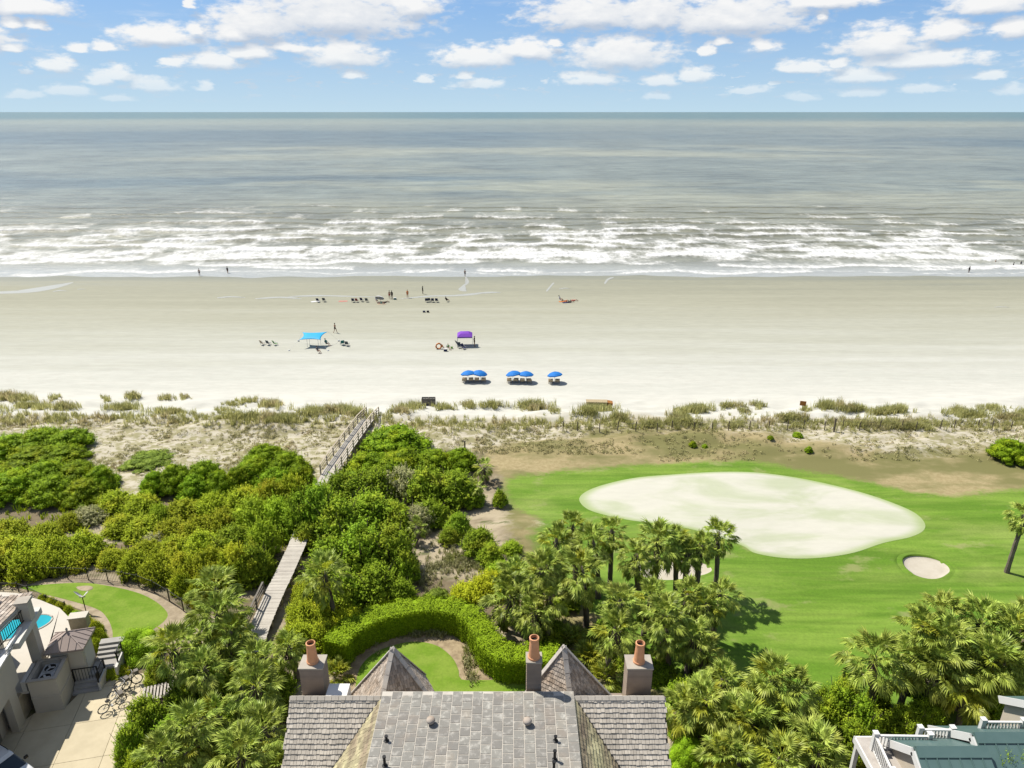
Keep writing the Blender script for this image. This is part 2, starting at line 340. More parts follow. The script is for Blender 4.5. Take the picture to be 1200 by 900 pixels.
def axis(parts):
    out = []
    for a, b, st in parts: out.append(np.arange(a, b, st))
    out.append(np.array([parts[-1][1]])); return np.concatenate(out)
LAWN = pxpoly([(592, 562), (640, 553), (700, 548), (800, 542), (880, 541), (950, 551), (1010, 562), (1075, 577), (1120, 581), (1200, 570), (1330, 566), (1700, 560), (1700, 930), (1200, 930), (1010, 900), (880, 870), (800, 840), (720, 740), (655, 690), (620, 640), (632, 612), (600, 596), (588, 575)])
WILD = pxpoly([(-700, 590), (0, 590), (100, 575), (200, 582), (380, 560), (480, 530), (560, 535), (590, 560), (600, 640), (590, 700), (700, 800), (700, 1200), (-1200, 1200)])
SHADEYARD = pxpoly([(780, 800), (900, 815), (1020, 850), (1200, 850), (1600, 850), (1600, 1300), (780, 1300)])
def build_ground():
    xs = axis([(-6000, -600, 450), (-600, -160, 20), (-160, -70, 2.0), (-70, 70, 0.42), (70, 160, 2.0), (160, 600, 20), (600, 6000, 450)])
    ys = axis([(-3000, -100, 290), (-100, 12, 4), (12, 94, 0.42), (94, 180, 0.8), (180, 262, 4)])
    X, Y = np.meshgrid(xs, ys); Z = height(X, Y) + bunker_dip(X, Y)
    nx, ny = len(xs), len(ys)
    V = np.stack([X.ravel(), Y.ravel(), Z.ravel()], 1)
    i = np.arange(nx * ny).reshape(ny, nx)
    F = np.stack([i[:-1, :-1].ravel(), i[:-1, 1:].ravel(), i[1:, 1:].ravel(), i[1:, :-1].ravel()], 1)
    m, t = new_mat('beach_dune_and_turf')
    pos = t.node('ShaderNodeNewGeometry').outputs['Position']; px, py, pz = t.sep(pos)[:]
    att = lambda n: t.node('ShaderNodeAttribute', attribute_name=n).outputs['Fac']
    # --- beach sand, dry to wet (the tide line), long faint streaks along the shore
    streak = t.noise(t.scaled(pos, (0.012, 0.22, 0.2)), 1.0, 5, 0.6)
    yy = t.math('ADD', py, t.math('MULTIPLY', t.math('SUBTRACT', streak, 0.5), 46))
    rp = t.node('ShaderNodeValToRGB'); e = rp.color_ramp.elements
    t.put(rp.inputs[0], t.ramp(yy, 86, 178, 0, 1, False))
    e[0].position = 0.0; e[0].color = (0.605, 0.595, 0.53, 1); e[1].position = 1.0; e[1].color = (0.25, 0.25, 0.185, 1)
    for p_, c_ in ((0.16, (0.525, 0.525, 0.465, 1)), (0.36, (0.43, 0.43, 0.355, 1)), (0.60, (0.365, 0.36, 0.275, 1)), (0.86, (0.30, 0.297, 0.22, 1))):
        x = e.new(p_); x.color = c_
    fine = t.noise(t.scaled(pos, (0.35, 1.4, 1)), 1.0, 6, 0.65)
    sand = t.hsv(rp.outputs[0], 0.5, 1.0, t.ramp(fine, 0.25, 0.75, 0.91, 1.08, False))
    tracks = t.noise(t.scaled(pos, (0.9, 2.6, 1)), 1.0, 4, 0.7)
    trackzone = t.math('MULTIPLY', t.ramp(py, 88, 94), t.ramp(py, 100, 122, 1, 0))
    sand = t.mix(t.math('MULTIPLY', t.ramp(tracks, 0.50, 0.66), t.math('MULTIPLY', trackzone, 0.35)), sand, (0.47, 0.445, 0.385))
    # --- dune sand with litter and low green
    big = t.noise(t.scaled(pos, (0.10, 0.20, 0.2)), 1.0, 4, 0.6); med = t.noise(t.scaled(pos, (0.5, 0.9, 0.5)), 1.0, 5, 0.65); spk = t.noise(pos, 2.6, 4, 0.7)
    dune = t.mix(t.ramp(med, 0.35, 0.7), (0.55, 0.505, 0.395), (0.44, 0.39, 0.28))
    veg = t.mix(spk, (0.25, 0.245, 0.105), (0.34, 0.30, 0.155))
    dune = t.mix(t.math('MULTIPLY', t.ramp(t.math('ADD', t.noise(t.scaled(pos, (1, 1.5, 1)), 1.15, 4, 0.62), t.math('MULTIPLY', t.math('SUBTRACT', med, .5), 0.55)), 0.46, 0.57), t.math('MULTIPLY', t.ramp(py, 79.5, 77), 0.85)), dune, veg)
    # golden dry grass slope between dune and golf turf
    dry = t.mix(t.ramp(spk, 0.3, 0.7), (0.32, 0.255, 0.125), (0.42, 0.345, 0.185))
    dry = t.mix(t.ramp(big, 0.40, 0.60), dry, (0.19, 0.18, 0.065))
    dryf = t.ramp(t.math('ADD', t.math('ADD', att('d_lawn'), t.math('MULTIPLY', t.math('SUBTRACT', big, 0.5), 14)), t.math('MULTIPLY', t.math('SUBTRACT', spk, 0.5), 5)), -9.5, -6.0)
    land = t.mix(dryf, dune, dry)
    land = t.mix(t.ramp(t.math('ADD', py, t.math('MULTIPLY', t.math('SUBTRACT', med, 0.5), 5)), 77.0, 80.5), land, sand)
    # --- thicket floor
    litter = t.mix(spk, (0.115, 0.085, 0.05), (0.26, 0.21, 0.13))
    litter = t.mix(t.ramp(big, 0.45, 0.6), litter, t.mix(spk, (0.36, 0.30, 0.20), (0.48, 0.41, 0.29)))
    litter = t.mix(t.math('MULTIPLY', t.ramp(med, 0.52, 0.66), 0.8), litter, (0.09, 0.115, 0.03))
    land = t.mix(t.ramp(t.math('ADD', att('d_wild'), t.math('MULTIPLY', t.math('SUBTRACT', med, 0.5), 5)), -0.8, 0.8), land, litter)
    # --- fairway turf: mown drifts, paler worn places
    mow = t.noise(t.scaled(pos, (0.09, 0.5, 0.2)), 1.0, 4, 0.6, dist=0.4); turfn = t.noise(pos, 5.0, 4, 0.7)
    turf = t.mix(t.ramp(mow, 0.34, 0.66), (0.105, 0.212, 0.013), (0.182, 0.288, 0.036))
    turf = t.mix(t.ramp(big, 0.50, 0.72), turf, (0.215, 0.30, 0.055))
    turf = t.hsv(turf, 0.5, 1.0, t.ramp(turfn, 0.2, 0.8, 0.80, 1.20, False))
    turf = t.hsv(turf, 0.5, 1.0, t.ramp(t.noise(t.scaled(pos, (0.05, 0.85, 0.2), (2, 6, 0)), 1.0, 3, 0.5, dist=1.2), 0.35, 0.65, 0.88, 1.13, False))
    worn = t.math('MULTIPLY', t.ramp(t.noise(t.scaled(pos, (0.25, 0.4, 0.2), (4, 9, 0)), 1.0, 5, 0.6), 0.57, 0.70), 0.6)
    turf = t.mix(worn, turf, (0.33, 0.32, 0.14))
    bare = t.ramp(t.math('ADD', att('d_mound'), t.math('MULTIPLY', t.math('SUBTRACT', spk, 0.5), 1.6)), 0.3, 0.9)
    turf = t.mix(t.math('MULTIPLY', bare, 0.8), turf, (0.46, 0.40, 0.26))
    lf = t.ramp(t.math('ADD', att('d_lawn'), t.math('ADD', t.math('MULTIPLY', t.math('SUBTRACT', spk, 0.5), 1.6), t.math('MULTIPLY', t.math('SUBTRACT', med, 0.5), 2.6))), -0.6, 0.8)
    land = t.mix(lf, land, turf)
    hgt = t.math('ADD', t.math('MULTIPLY', spk, 0.6), t.math('MULTIPLY', turfn, 0.4))
    wet = t.ramp(yy, 150, 175)
    land = t.hsv(land, .5, 1, KA)
    b = principled(t, land, t.ramp(wet, 0, 1, 0.92, 0.45, False), 0.25, bump(t, hgt, 0.35, 0.06)); t.l.new(b.outputs[0], t.out.inputs[0])
    global M_GROUND; M_GROUND = m
    me = raw_mesh('ground', V, F, [m], smooth=True)
    def attr(n, a):
        A = me.attributes.new(n, 'FLOAT', 'POINT'); A.data.foreach_set('value', a.ravel().astype(np.float32))
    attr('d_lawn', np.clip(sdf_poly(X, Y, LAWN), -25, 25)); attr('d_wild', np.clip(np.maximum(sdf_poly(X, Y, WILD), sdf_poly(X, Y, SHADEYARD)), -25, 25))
    attr('d_mound', 1.6 - np.hypot((X - MOUND.x - 0.2) / 1.6, (Y - MOUND.y - 1.2) / 1.0))
    tag(put_mesh('ground', me), kind='structure', label='sand beach, dunes and golf turf in one sheet')
build_ground()

def drape(name, P, m, dz=0.03, step=0.3, soft=0.0, parent=None, center=None):
    """a polygon laid on the terrain as its own sheet: fan of rings towards the centroid"""
    P = [Vector((p[0], p[1])) for p in P]
    # resample outline smoothly (closed Catmull-Rom)
    n = len(P); Q = []
    for i in range(n):
        p0, p1, p2, p3 = P[i - 1], P[i], P[(i + 1) % n], P[(i + 2) % n]
        k = max(2, int((p2 - p1).length / step))
        for j in range(k):
            s = j / k; Q.append(0.5 * ((2 * p1) + (p2 - p0) * s + (2 * p0 - 5 * p1 + 4 * p2 - p3) * s * s + (3 * p1 - p0 - 3 * p2 + p3) * s ** 3))
    c = Vector(center[:2]) if center is not None else sum(Q, Vector((0, 0))) / len(Q); rings = 14; V = []; F = []; m_ = len(Q)
    for r in range(rings):
        f = 1 - r / rings
        for q in Q:
            p = c + (q - c) * f; V.append((p.x, p.y, 0.012 if r == 0 else dz))
    V.append((c.x, c.y, dz)); V = np.array(V); V[:, 2] += height(V[:, 0], V[:, 1])
    for r in range(rings - 1):
        for k in range(m_): F.append((r * m_ + k, r * m_ + (k + 1) % m_, (r + 1) * m_ + (k + 1) % m_, (r + 1) * m_ + k))
    for k in range(m_): F.append(((rings - 1) * m_ + k, (rings - 1) * m_ + (k + 1) % m_, rings * m_))
    me = raw_mesh(name, V, F, [m], smooth=True); return put_mesh(name, me, parent)
# ------------------------------------------------------------------ sea
def build_sea():
    def grow(a, first, ratio, end):
        out = [a]; s = first
        while out[-1] < end: out.append(out[-1] + s); s *= ratio
        return np.array(out)
    xp = grow(190, 3, 1.35, 90000); xs = np.concatenate([-xp[::-1], np.arange(-189, 190, 0.9), xp])
    ys = np.concatenate([np.arange(166, 316, 0.38), grow(316, 1.2, 1.12, 90000)])
    X, Y = np.meshgrid(xs, ys); nx, ny = len(xs), len(ys)
    Z = np.zeros(X.shape); foam = np.zeros(X.shape); olive = np.zeros(X.shape)
    near = 1 - sstep(Y, 300, 340)
    # breakers: broken crests, steep to the shore, foam trailing behind
    rows = [(181, .12, 3.0, .42), (187, .22, 4.0, .40), (196, .42, 5.0, .42), (205, .55, 6.0, .40), (214, .6, 7.0, .42), (224, .65, 8.0, .42), (235, .7, 9.0, .45), (247, .8, 10, .46), (260, .8, 11, .54), (275, .7, 12, .60), (292, .55, 13, .66), (308, .4, 14, .74)]
    for k, (y0, amp, lenb, thr) in enumerate(rows):
        yc = y0 + (fbm(X / 60, X * 0 + k * 7.3, 40 + k, 3) - 0.5) * 17 + (fbm(X / 13, X * 0 + k * 3.1, 90 + k, 3) - 0.5) * 8
        d = Y - yc
        here = sstep(fbm(X / 12, X * 0 + k * 5.7, 60 + k, 3), thr - 0.08, thr + 0.10)
        prof = np.where(d < 0, np.exp(-(d / 1.1) ** 2), np.exp(-(d / 3.4) ** 2))
        Z += amp * prof * (0.35 + 0.65 * here)
        back = np.where(d < 0, np.exp(-(d / 0.8) ** 2), np.exp(-d / lenb))
        foam = np.maximum(foam, here * back * (1.15 if k < 9 else 0.95))
        olive = np.maximum(olive, np.where(d < 0, np.exp(-(d / 2.0) ** 2), np.exp(-(d / 1.2) ** 2)) * (1 - here * 0.8) * (0.9 if k > 2 else 0.3))
    surf = sstep(Y, 184, 198) * (1 - sstep(Y, 236, 286 + 0 * X))
    lace = fbm(X / 4, Y / 5, 70, 5); lace2 = fbm(X / 15, Y / 12.0, 77, 4)
    inner = np.exp(-((Y - 203 - 8 * (fbm(X / 40, Y * 0 + 1, 15, 2) - .5)) / 13) ** 2); foam = foam * 0.9 + surf * (0.06 + 0.95 * (lace2 - 0.42)) + surf * (lace - 0.5) * 1.5 + inner * 0.42
    swash = np.exp(-((Y - 178.5 - (fbm(X / 22, X * 0 + 3, 99, 3) - 0.5) * 9) / 0.8) ** 2) * 0.6
    foam = np.maximum(foam, swash)
    foam *= near
    sw = (np.sin(Y / 2.9 + 6 * fbm(X / 55, Y / 55, 11, 2)) * (fbm(X / 30, Y / 14, 12, 3)) * 0.20 + (fbm(X / 5, Y / 1.8, 13, 4) - 0.5) * 0.35)
    Z += sw * (sstep(Y, 180, 215)) * (1 - sstep(Y, 500, 1200))
    Z = Z + 0.0
    V = np.stack([X.ravel(), Y.ravel(), Z.ravel()], 1); i = np.arange(nx * ny).reshape(ny, nx)
    F = np.stack([i[:-1, :-1].ravel(), i[:-1, 1:].ravel(), i[1:, 1:].ravel(), i[1:, :-1].ravel()], 1)
    m, t = new_mat('sea_water')
    pos = t.node('ShaderNodeNewGeometry').outputs['Position']; px, py, pz = t.sep(pos)[:]
    att = lambda n: t.node('ShaderNodeAttribute', attribute_name=n).outputs['Fac']
    # turbid inshore water to green-grey open sea; sediment drifts, and cloud shadow painted in as darker blue
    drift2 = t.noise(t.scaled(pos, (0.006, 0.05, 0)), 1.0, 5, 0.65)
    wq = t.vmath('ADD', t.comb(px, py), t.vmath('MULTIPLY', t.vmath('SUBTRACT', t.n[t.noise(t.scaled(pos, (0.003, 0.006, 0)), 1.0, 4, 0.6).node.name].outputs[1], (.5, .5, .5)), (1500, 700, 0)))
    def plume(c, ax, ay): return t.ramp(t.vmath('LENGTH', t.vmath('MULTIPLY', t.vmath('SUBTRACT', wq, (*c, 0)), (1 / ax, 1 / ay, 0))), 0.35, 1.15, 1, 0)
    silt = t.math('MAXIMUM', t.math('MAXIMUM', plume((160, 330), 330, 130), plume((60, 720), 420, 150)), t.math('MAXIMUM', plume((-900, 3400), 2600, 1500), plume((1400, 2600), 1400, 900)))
    blue = t.math('MAXIMUM', t.math('MAXIMUM', plume((-520, 1250), 1100, 450), plume((-220, 430), 260, 120)), t.math('MAXIMUM', plume((900, 1000), 700, 250), plume((420, 420), 260, 70)))  # dark blue cloud-shadow patches painted into the water colour
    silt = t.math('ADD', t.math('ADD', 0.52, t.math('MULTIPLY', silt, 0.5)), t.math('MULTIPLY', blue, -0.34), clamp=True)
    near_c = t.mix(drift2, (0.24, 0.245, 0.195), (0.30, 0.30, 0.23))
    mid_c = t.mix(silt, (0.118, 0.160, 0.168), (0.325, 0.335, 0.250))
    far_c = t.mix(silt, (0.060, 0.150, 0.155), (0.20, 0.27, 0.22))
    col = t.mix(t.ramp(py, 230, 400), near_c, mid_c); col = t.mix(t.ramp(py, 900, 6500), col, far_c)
    chop = t.math('ADD', t.math('MULTIPLY', t.noise(t.scaled(pos, (0.045, 0.13, 0)), 1.0, 5, 0.7), 0.55), t.math('MULTIPLY', t.noise(t.scaled(pos, (0.012, 0.016, 0)), 1.0, 5, 0.7), 0.45))
    col = t.hsv(col, 0.5, 1.0, t.ramp(chop, 0.36, 0.64, 0.60, 1.36, False))
    col = t.mix(t.math('MULTIPLY', att('olive'), 0.75), col, (0.13, 0.125, 0.065))
    band = t.noise(t.scaled(pos, (0.03, 0.28, 0)), 1.0, 5, 0.7)
    col = t.hsv(col, 0.5, 1.0, t.ramp(band, 0.25, 0.75, 0.86, 1.14, False))
    shal = t.ramp(py, 176, 196, 1, 0)
    col = t.mix(t.math('MULTIPLY', shal, 0.85), col, (0.46, 0.48, 0.47))
    f1 = t.noise(t.scaled(pos, (0.55, 0.30, 0)), 1.0, 6, 0.72); f2 = t.noise(t.scaled(pos, (0.10, 0.16, 0)), 1.0, 5, 0.6)
    fo = t.math('ADD', att('foam'), t.math('ADD', t.math('MULTIPLY', t.math('SUBTRACT', f1, 0.5), 2.0), t.math('MULTIPLY', t.math('SUBTRACT', f2, 0.5), 0.7)))
    fmask = t.math('MULTIPLY', t.ramp(fo, 0.12, 1.15), t.ramp(att('foam'), 0.02, 0.15))
    cap = t.math('MULTIPLY', t.ramp(t.noise(t.scaled(pos, (0.05, 0.22, 0), (5, 5, 0)), 1.0, 6, 0.75), 0.715, 0.745), t.ramp(py, 280, 330, 0, 0.5))
    fmask = t.math('MAXIMUM', fmask, t.math('MULTIPLY', cap, t.ramp(py, 700, 1500, 1, 0)))
    col = t.mix(fmask, col, t.mix(t.ramp(t.noise(t.scaled(pos, (0.9, 0.45, 0), (7, 3, 0)), 1.0, 5, 0.75), .36, .60), (0.52, 0.53, 0.52), (0.86, 0.86, 0.84)))
    rip = t.math('ADD', t.math('MULTIPLY', t.noise(t.scaled(pos, (0.30, 0.85, 0)), 1.0, 5, 0.68), 1.0), t.math('MULTIPLY', t.noise(t.scaled(pos, (0.04, 0.13, 0), (9, 2, 0)), 1.0, 4, 0.6), 3.0))
    col = t.hsv(col, .5, 1, KA)
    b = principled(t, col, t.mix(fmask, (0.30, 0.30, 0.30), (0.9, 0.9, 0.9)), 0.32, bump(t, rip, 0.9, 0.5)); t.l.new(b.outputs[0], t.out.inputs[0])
    b.inputs['IOR'].default_value = 1.33
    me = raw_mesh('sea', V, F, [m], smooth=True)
    for n, a in (('foam', foam), ('olive', olive * near)):
        A = me.attributes.new(n, 'FLOAT', 'POINT'); A.data.foreach_set('value', a.ravel().astype(np.float32))
    tag(put_mesh('sea', me), kind='structure', label='grey green ocean with white breakers')
build_sea()

# ------------------------------------------------------------------ laid surfaces
m_turf2, _t = new_mat('garden_turf')
_p = _t.node('ShaderNodeNewGeometry').outputs['Position']; _n = _t.noise(_t.scaled(_p, (0.35, 0.5, 1)), 1.0, 4, 0.6); _f = _t.noise(_p, 6.0, 4, 0.7)
_c = _t.hsv(_t.mix(_t.ramp(_n, .35, .65), (0.135, 0.250, 0.012), (0.215, 0.310, 0.038)), .5, 1, _t.ramp(_f, .2, .8, .82 * KA, 1.18 * KA, False))
_b = principled(_t, _c, 0.9, 0.2, bump(_t, _f, 0.4, 0.05)); _t.l.new(_b.outputs[0], _t.out.inputs[0])
m_green, _t = new_mat('putting_green_top_dressed')
_p = _t.node('ShaderNodeNewGeometry').outputs['Position']; _n = _t.noise(_t.scaled(_p, (0.085, 0.22, 1)), 1.0, 5, 0.55, dist=0.8); _f = _t.noise(_t.scaled(_p, (0.5, 1.6, 1)), 1.0, 4, 0.7)
_att = _t.node('ShaderNodeAttribute', attribute_name='rim').outputs['Fac']
_c = _t.mix(_t.ramp(_n, .42, .66), (0.585, 0.57, 0.485), (0.46, 0.49, 0.34))
_c = _t.mix(_t.ramp(_att, 0.0, 0.09, 0.75, 0.0), _c, (0.30, 0.40, 0.13))
_c = _t.hsv(_c, .5, 1, _t.ramp(_f, .2, .8, .94 * KA, 1.06 * KA, False)); _b = principled(_t, _c, 0.9, 0.2); _t.l.new(_b.outputs[0], _t.out.inputs[0])
m_bunker = mat('bunker_sand', (0.56, 0.51, 0.42), (0.50, 0.45, 0.36), 1.2, 0.95, bmp=0.3)
m_mulch = mat('pine_straw_mulch', (0.43, 0.34, 0.21), (0.26, 0.195, 0.115), 2.2, 0.95, bmp=0.6)
m_mulch2 = mat('shell_path_edging', (0.44, 0.36, 0.25), (0.30, 0.24, 0.16), 1.8, 0.95, bmp=0.6)
m_conc = mat('driveway_concrete', (0.64, 0.555, 0.385), (0.55, 0.475, 0.325), 0.8, 0.9, rand=0.05, island=False, bmp=0.15)
m_patio = mat('patio_plaster', (0.62, 0.57, 0.49), (0.56, 0.52, 0.44), 0.7, 0.85)
m_pathtan = mat('tan_paving', (0.50, 0.42, 0.30), (0.42, 0.35, 0.25), 1.5, 0.9)

GREEN = pxpoly([(679, 584), (690, 575), (715, 567), (750, 560), (800, 556), (850, 554.5), (900, 556), (950, 562), (1000, 574), (1040, 587), (1070, 600), (1083, 612), (1082, 622), (1066, 630), (1035, 637), (1000, 648), (960, 654), (920, 655), (885, 650), (870, 642), (840, 632), (790, 620), (740, 612), (700, 602), (684, 594)])
g = drape('putting_green', GREEN, m_green, 0.05, 0.25); tag(g, kind='structure')
_n = len(g.data.vertices); _per = (_n - 1) // 14; _rim = np.repeat(np.arange(14) / 14.0, _per); _rim = np.append(_rim, 1.0)
A = g.data.attributes.new('rim', 'FLOAT', 'POINT'); A.data.foreach_set('value', _rim.astype(np.float32))
for k, (c, a, b) in enumerate(BUNKERS):
    prof = [(2, -0.10, 1), (1.03, 0.05, 1), (0.98, 0.03, 1), (0.965, -0.08, 1), (0.94, -0.12, 0), (0.7, -0.15, 0), (0.35, -0.18, 0), (0.0, -0.19, 0)]
    n = 56; V = []; F = []; mi = []
    for r, dz, _ in prof:
        for j in range(n):
            th = 2 * math.pi * j / n; w = 1 + 0.07 * math.sin(2 * th + k) + 0.05 * math.sin(3 * th + 1.3)
            x, y = (c.x + (a * w + .75) * math.cos(th), c.y + (b * w + .75) * math.sin(th)) if r == 2 else (c.x + a * r * w * math.cos(th), c.y + b * r * w * math.sin(th))
            base = gh(x, y) if r > 0.9 else gh(c.x, c.y)
            V.append((x, y, base + dz + (0.05 if (0.9 < r < 1.1 and math.sin(th) - math.cos(th) > 0.3) else 0) * (1 if r > 0.97 else 0)))
    for i in range(len(prof) - 1):
        for j in range(n): F.append((i * n + j, i * n + (j + 1) % n, (i + 1) * n + (j + 1) % n, (i + 1) * n + j)); mi.append(1 if prof[i + 1][2] else 0)
    o = put_mesh('sand_bunker', raw_mesh('sand_bunker', V, F, [m_bunker, M_GROUND], mi, True))
    for nm, vl in (('d_lawn', 20), ('d_wild', -25), ('d_mound', -25)): o.data.attributes.new(nm, 'FLOAT', 'POINT').data.foreach_set('value', np.full(len(V), vl, np.float32)); tag(o, kind='structure')

ring = pxpoly([(395, 818), (402, 775), (425, 745), (470, 735), (525, 742), (560, 765), (575, 785), (640, 785), (650, 850), (395, 850)])
tag(drape('mulch_bed', ring, m_mulch, 0.03), kind='structure')
CL = pxpoly([(412, 830), (415, 795), (424, 775), (445, 760), (480, 751), (510, 755), (530, 770), (538, 786), (541, 796), (570, 797), (650, 797), (655, 850), (412, 850)])
tag(drape('garden_lawn', CL, m_turf2, 0.06), kind='structure')
OM = pxpoly([(5, 683), (40, 679), (95, 677), (145, 683), (185, 695), (218, 717), (212, 735), (190, 747), (160, 765), (122, 775), (120, 740), (112, 724), (100, 717), (70, 706), (20, 692)])
tag(drape('shell_border', OM, m_mulch2, 0.03, center=at(155, 712, GZ)), kind='structure')
OL = pxpoly([(20, 688), (45, 685), (95, 682.5), (130, 687), (160, 694), (180, 703), (193, 713), (198, 722), (190, 732), (170, 745), (150, 760), (133, 766), (131, 740), (124, 724), (112, 714), (80, 704), (40, 694)])
tag(drape('oval_lawn', OL, m_turf2, 0.06, center=at(155, 712, GZ)), kind='structure')
tag(drape('bare_sand_patch', pxpoly([(89, 689), (97, 687.3), (107, 687.5), (110, 690), (105, 693), (95, 693)]), m_mulch2, 0.085, 0.15), kind='structure')
tag(drape('garden_path', pxpoly([(779, 866), (793, 866), (803, 905), (812, 960), (785, 960)]), m_pathtan, 0.05), kind='structure')

# driveway slabs (concrete poured in bays, open joints between them)
def clip(P, a, b, c):            # keep a*x+b*y <= c
    out = []
    for i in range(len(P)):
        p, q = P[i], P[(i + 1) % len(P)]; dp, dq = a * p[0] + b * p[1] - c, a * q[0] + b * q[1] - c
        if dp <= 0: out.append(p)
        if dp * dq < 0: s = dp / (dp - dq); out.append((p[0] + s * (q[0] - p[0]), p[1] + s * (q[1] - p[1])))
    return out
HROT = R(-12.4); HV = Vector((math.sin(HROT), math.cos(HROT), 0)); HU = Vector((HV.y, -HV.x, 0))
drv = [(p.x, p.y) for p in pxpoly([(-160, 1000), (-120, 868), (18, 853), (45, 834), (75, 832), (99, 808), (118, 806), (128, 800), (150, 792), (168, 790), (174, 802), (166, 822), (172, 840), (150, 862), (138, 885), (134, 920), (128, 1000)], GZ)]
drive = tag(thing('driveway', 'pale concrete driveway', None, (0, 0, 0)), kind='structure'); 
OD = at(84, 850, GZ)
for i in range(-6, 4):
    for j in range(-4, 4):
        P = drv
        for (d, s) in ((HU, 2.6), (HV, 2.9)):
            k = i if d is HU else j; o0 = OD.x * d.x + OD.y * d.y
            P = clip(P, d.x, d.y, o0 + (k + 1) * s - 0.012); P = clip(P, -d.x, -d.y, -(o0 + k * s + 0.012)) if len(P) > 2 else P
            if len(P) < 3: break
        if len(P) > 2: MB().slab([(x, y, GZ + 0.08) for x, y in P], 0.10).build('slab', m_conc, drive, True)

# tide pools and the runnel, thin sheets of standing water on the flat
m_pool, _t = new_mat('standing_tide_water'); _b = principled(_t, (0.30, 0.30, 0.265), 0.4, 0.4); _t.l.new(_b.outputs[0], _t.out.inputs[0])
def ribbon(pts, w):
    L = []; Rr = []
    for i, (x, y) in enumerate(pts):
        f = math.sin(math.pi * min(max((i + 0.35) / (len(pts) - 0.3), 0.02), 0.98)) ** 0.5; hw = 0.42 * w * f * (0.7 + 0.6 * random.random())
        L.append((x, y - hw)); Rr.append((x + 1.5, y + hw))
    return L + Rr[::-1]
for pts, w in (([(-60, 345), (-25, 344), (10, 343), (35, 342), (55, 339), (72, 335), (84, 331)], 1.9), ([(62, 341.5), (70, 340), (78, 341)], .7), ([(90, 339), (95, 338.6), (100, 339)], .7),
               ([(255, 349), (270, 347.5), (285, 348.5)], 1.5), ([(300, 350), (320, 348.5), (340, 348.5), (352, 350)], 1.4), ([(340, 347.5), (365, 346), (395, 346.8), (420, 347.5), (445, 348)], 1.3),
               ([(470, 350), (500, 347), (525, 346.5), (550, 345.5), (570, 342.5), (585, 342.5)], 1.6), ([(545, 324), (548, 330), (541, 336), (537, 340), (545, 341)], 2.2), ([(640, 341), (644, 336), (648, 331.5)], 1.2), ([(655, 338.5), (662, 337.5), (667, 338)], .8),
               ([(708, 332), (712, 327), (718, 325)], 1.6), ([(1165, 360), (1173, 359.3), (1181, 360)], .6)):
    P = [ground(x, y) for x, y in ribbon(pts, w)]
    tag(drape('tide_pool', P, m_pool, 0.02, 0.8), kind='structure')

# ------------------------------------------------------------------ house materials
m_shingle = mat('weathered_cedar_shingle', (0.64, 0.575, 0.485), (0.49, 0.44, 0.37), 1.1, 0.85, rand=0.17, bmp=0.2)
m_shingle_b = mat('brown_cedar_shingle', (0.37, 0.29, 0.22), (0.48, 0.42, 0.36), 1.6, 0.85, rand=0.34, bmp=0.2)
m_moss = mat('lichen_grown_shingle', (0.56, 0.52, 0.30), (0.23, 0.175, 0.125), 0.9, 0.9, rand=0.28, bmp=0.3, stretch=(1.2, .35, 1.2))
m_slate, _t = new_mat('grey_stone_slate')
_tc = _t.node('ShaderNodeNewGeometry').outputs['Position']; _oi = _t.node('ShaderNodeObjectInfo').outputs['Random']
_c = _t.mix(_t.ramp(_t.noise(_tc, 3.2, 5, .65), .48, .72), (0.25, 0.238, 0.21), (0.47, 0.448, 0.395)); _c = _t.mix(_t.ramp(_t.noise(_t.scaled(_tc, (1, 1, 1), (3, 1, 0)), 0.8, 4, .6), .52, .68, 0, .38), _c, (0.34, 0.27, 0.20))
_c = _t.hsv(_c, _t.ramp(_oi, 0, 1, .49, .51, False), .9, _t.ramp(_oi, 0, 1, .87 * KA, 1.13 * KA, False)); _b = principled(_t, _c, .8, .3, bump(_t, _t.noise(_tc, 9, 4, .6), .25, .03)); _t.l.new(_b.outputs[0], _t.out.inputs[0])
m_mortar = mat('pale_mortar', (0.60, 0.56, 0.49), (0.50, 0.46, 0.40), 2.0, 0.95)
m_siding = mat('brown_lap_siding', (0.31, 0.245, 0.19), (0.27, 0.21, 0.165), 2.0, 0.75, rand=0.08)
m_cap = mat('grey_stone_cap', (0.47, 0.425, 0.355), (0.39, 0.35, 0.295), 1.5, 0.85)
m_terra = mat('terracotta', (0.80, 0.40, 0.21), (0.72, 0.34, 0.17), 3.0, 0.75)
m_soot = mat('soot_black', (0.02, 0.018, 0.016), None, 3, 0.9)
m_dark = mat('dark_flashing', (0.05, 0.045, 0.04), None, 3, 0.6)
m_ridge = mat('silvered_ridge_board', (0.52, 0.48, 0.43), (0.40, 0.36, 0.32), 1.5, 0.85, rand=.12)
m_white = mat('white_paint', (0.80, 0.79, 0.76), (0.76, 0.75, 0.72), 1.5, 0.55)
m_beige = mat('beige_stucco', (0.60, 0.53, 0.42), (0.56, 0.49, 0.39), 1.2, 0.85)
m_teal = mat('teal_standing_seam_metal', (0.105, 0.18, 0.17), (0.09, 0.16, 0.15), 1.0, 0.42, spec=0.5)
m_black = mat('black_painted_metal', (0.012, 0.012, 0.013), None, 4, 0.45)
m_glass = mat('window_glass', (0.03, 0.04, 0.045), None, 1, 0.08, spec=0.6)

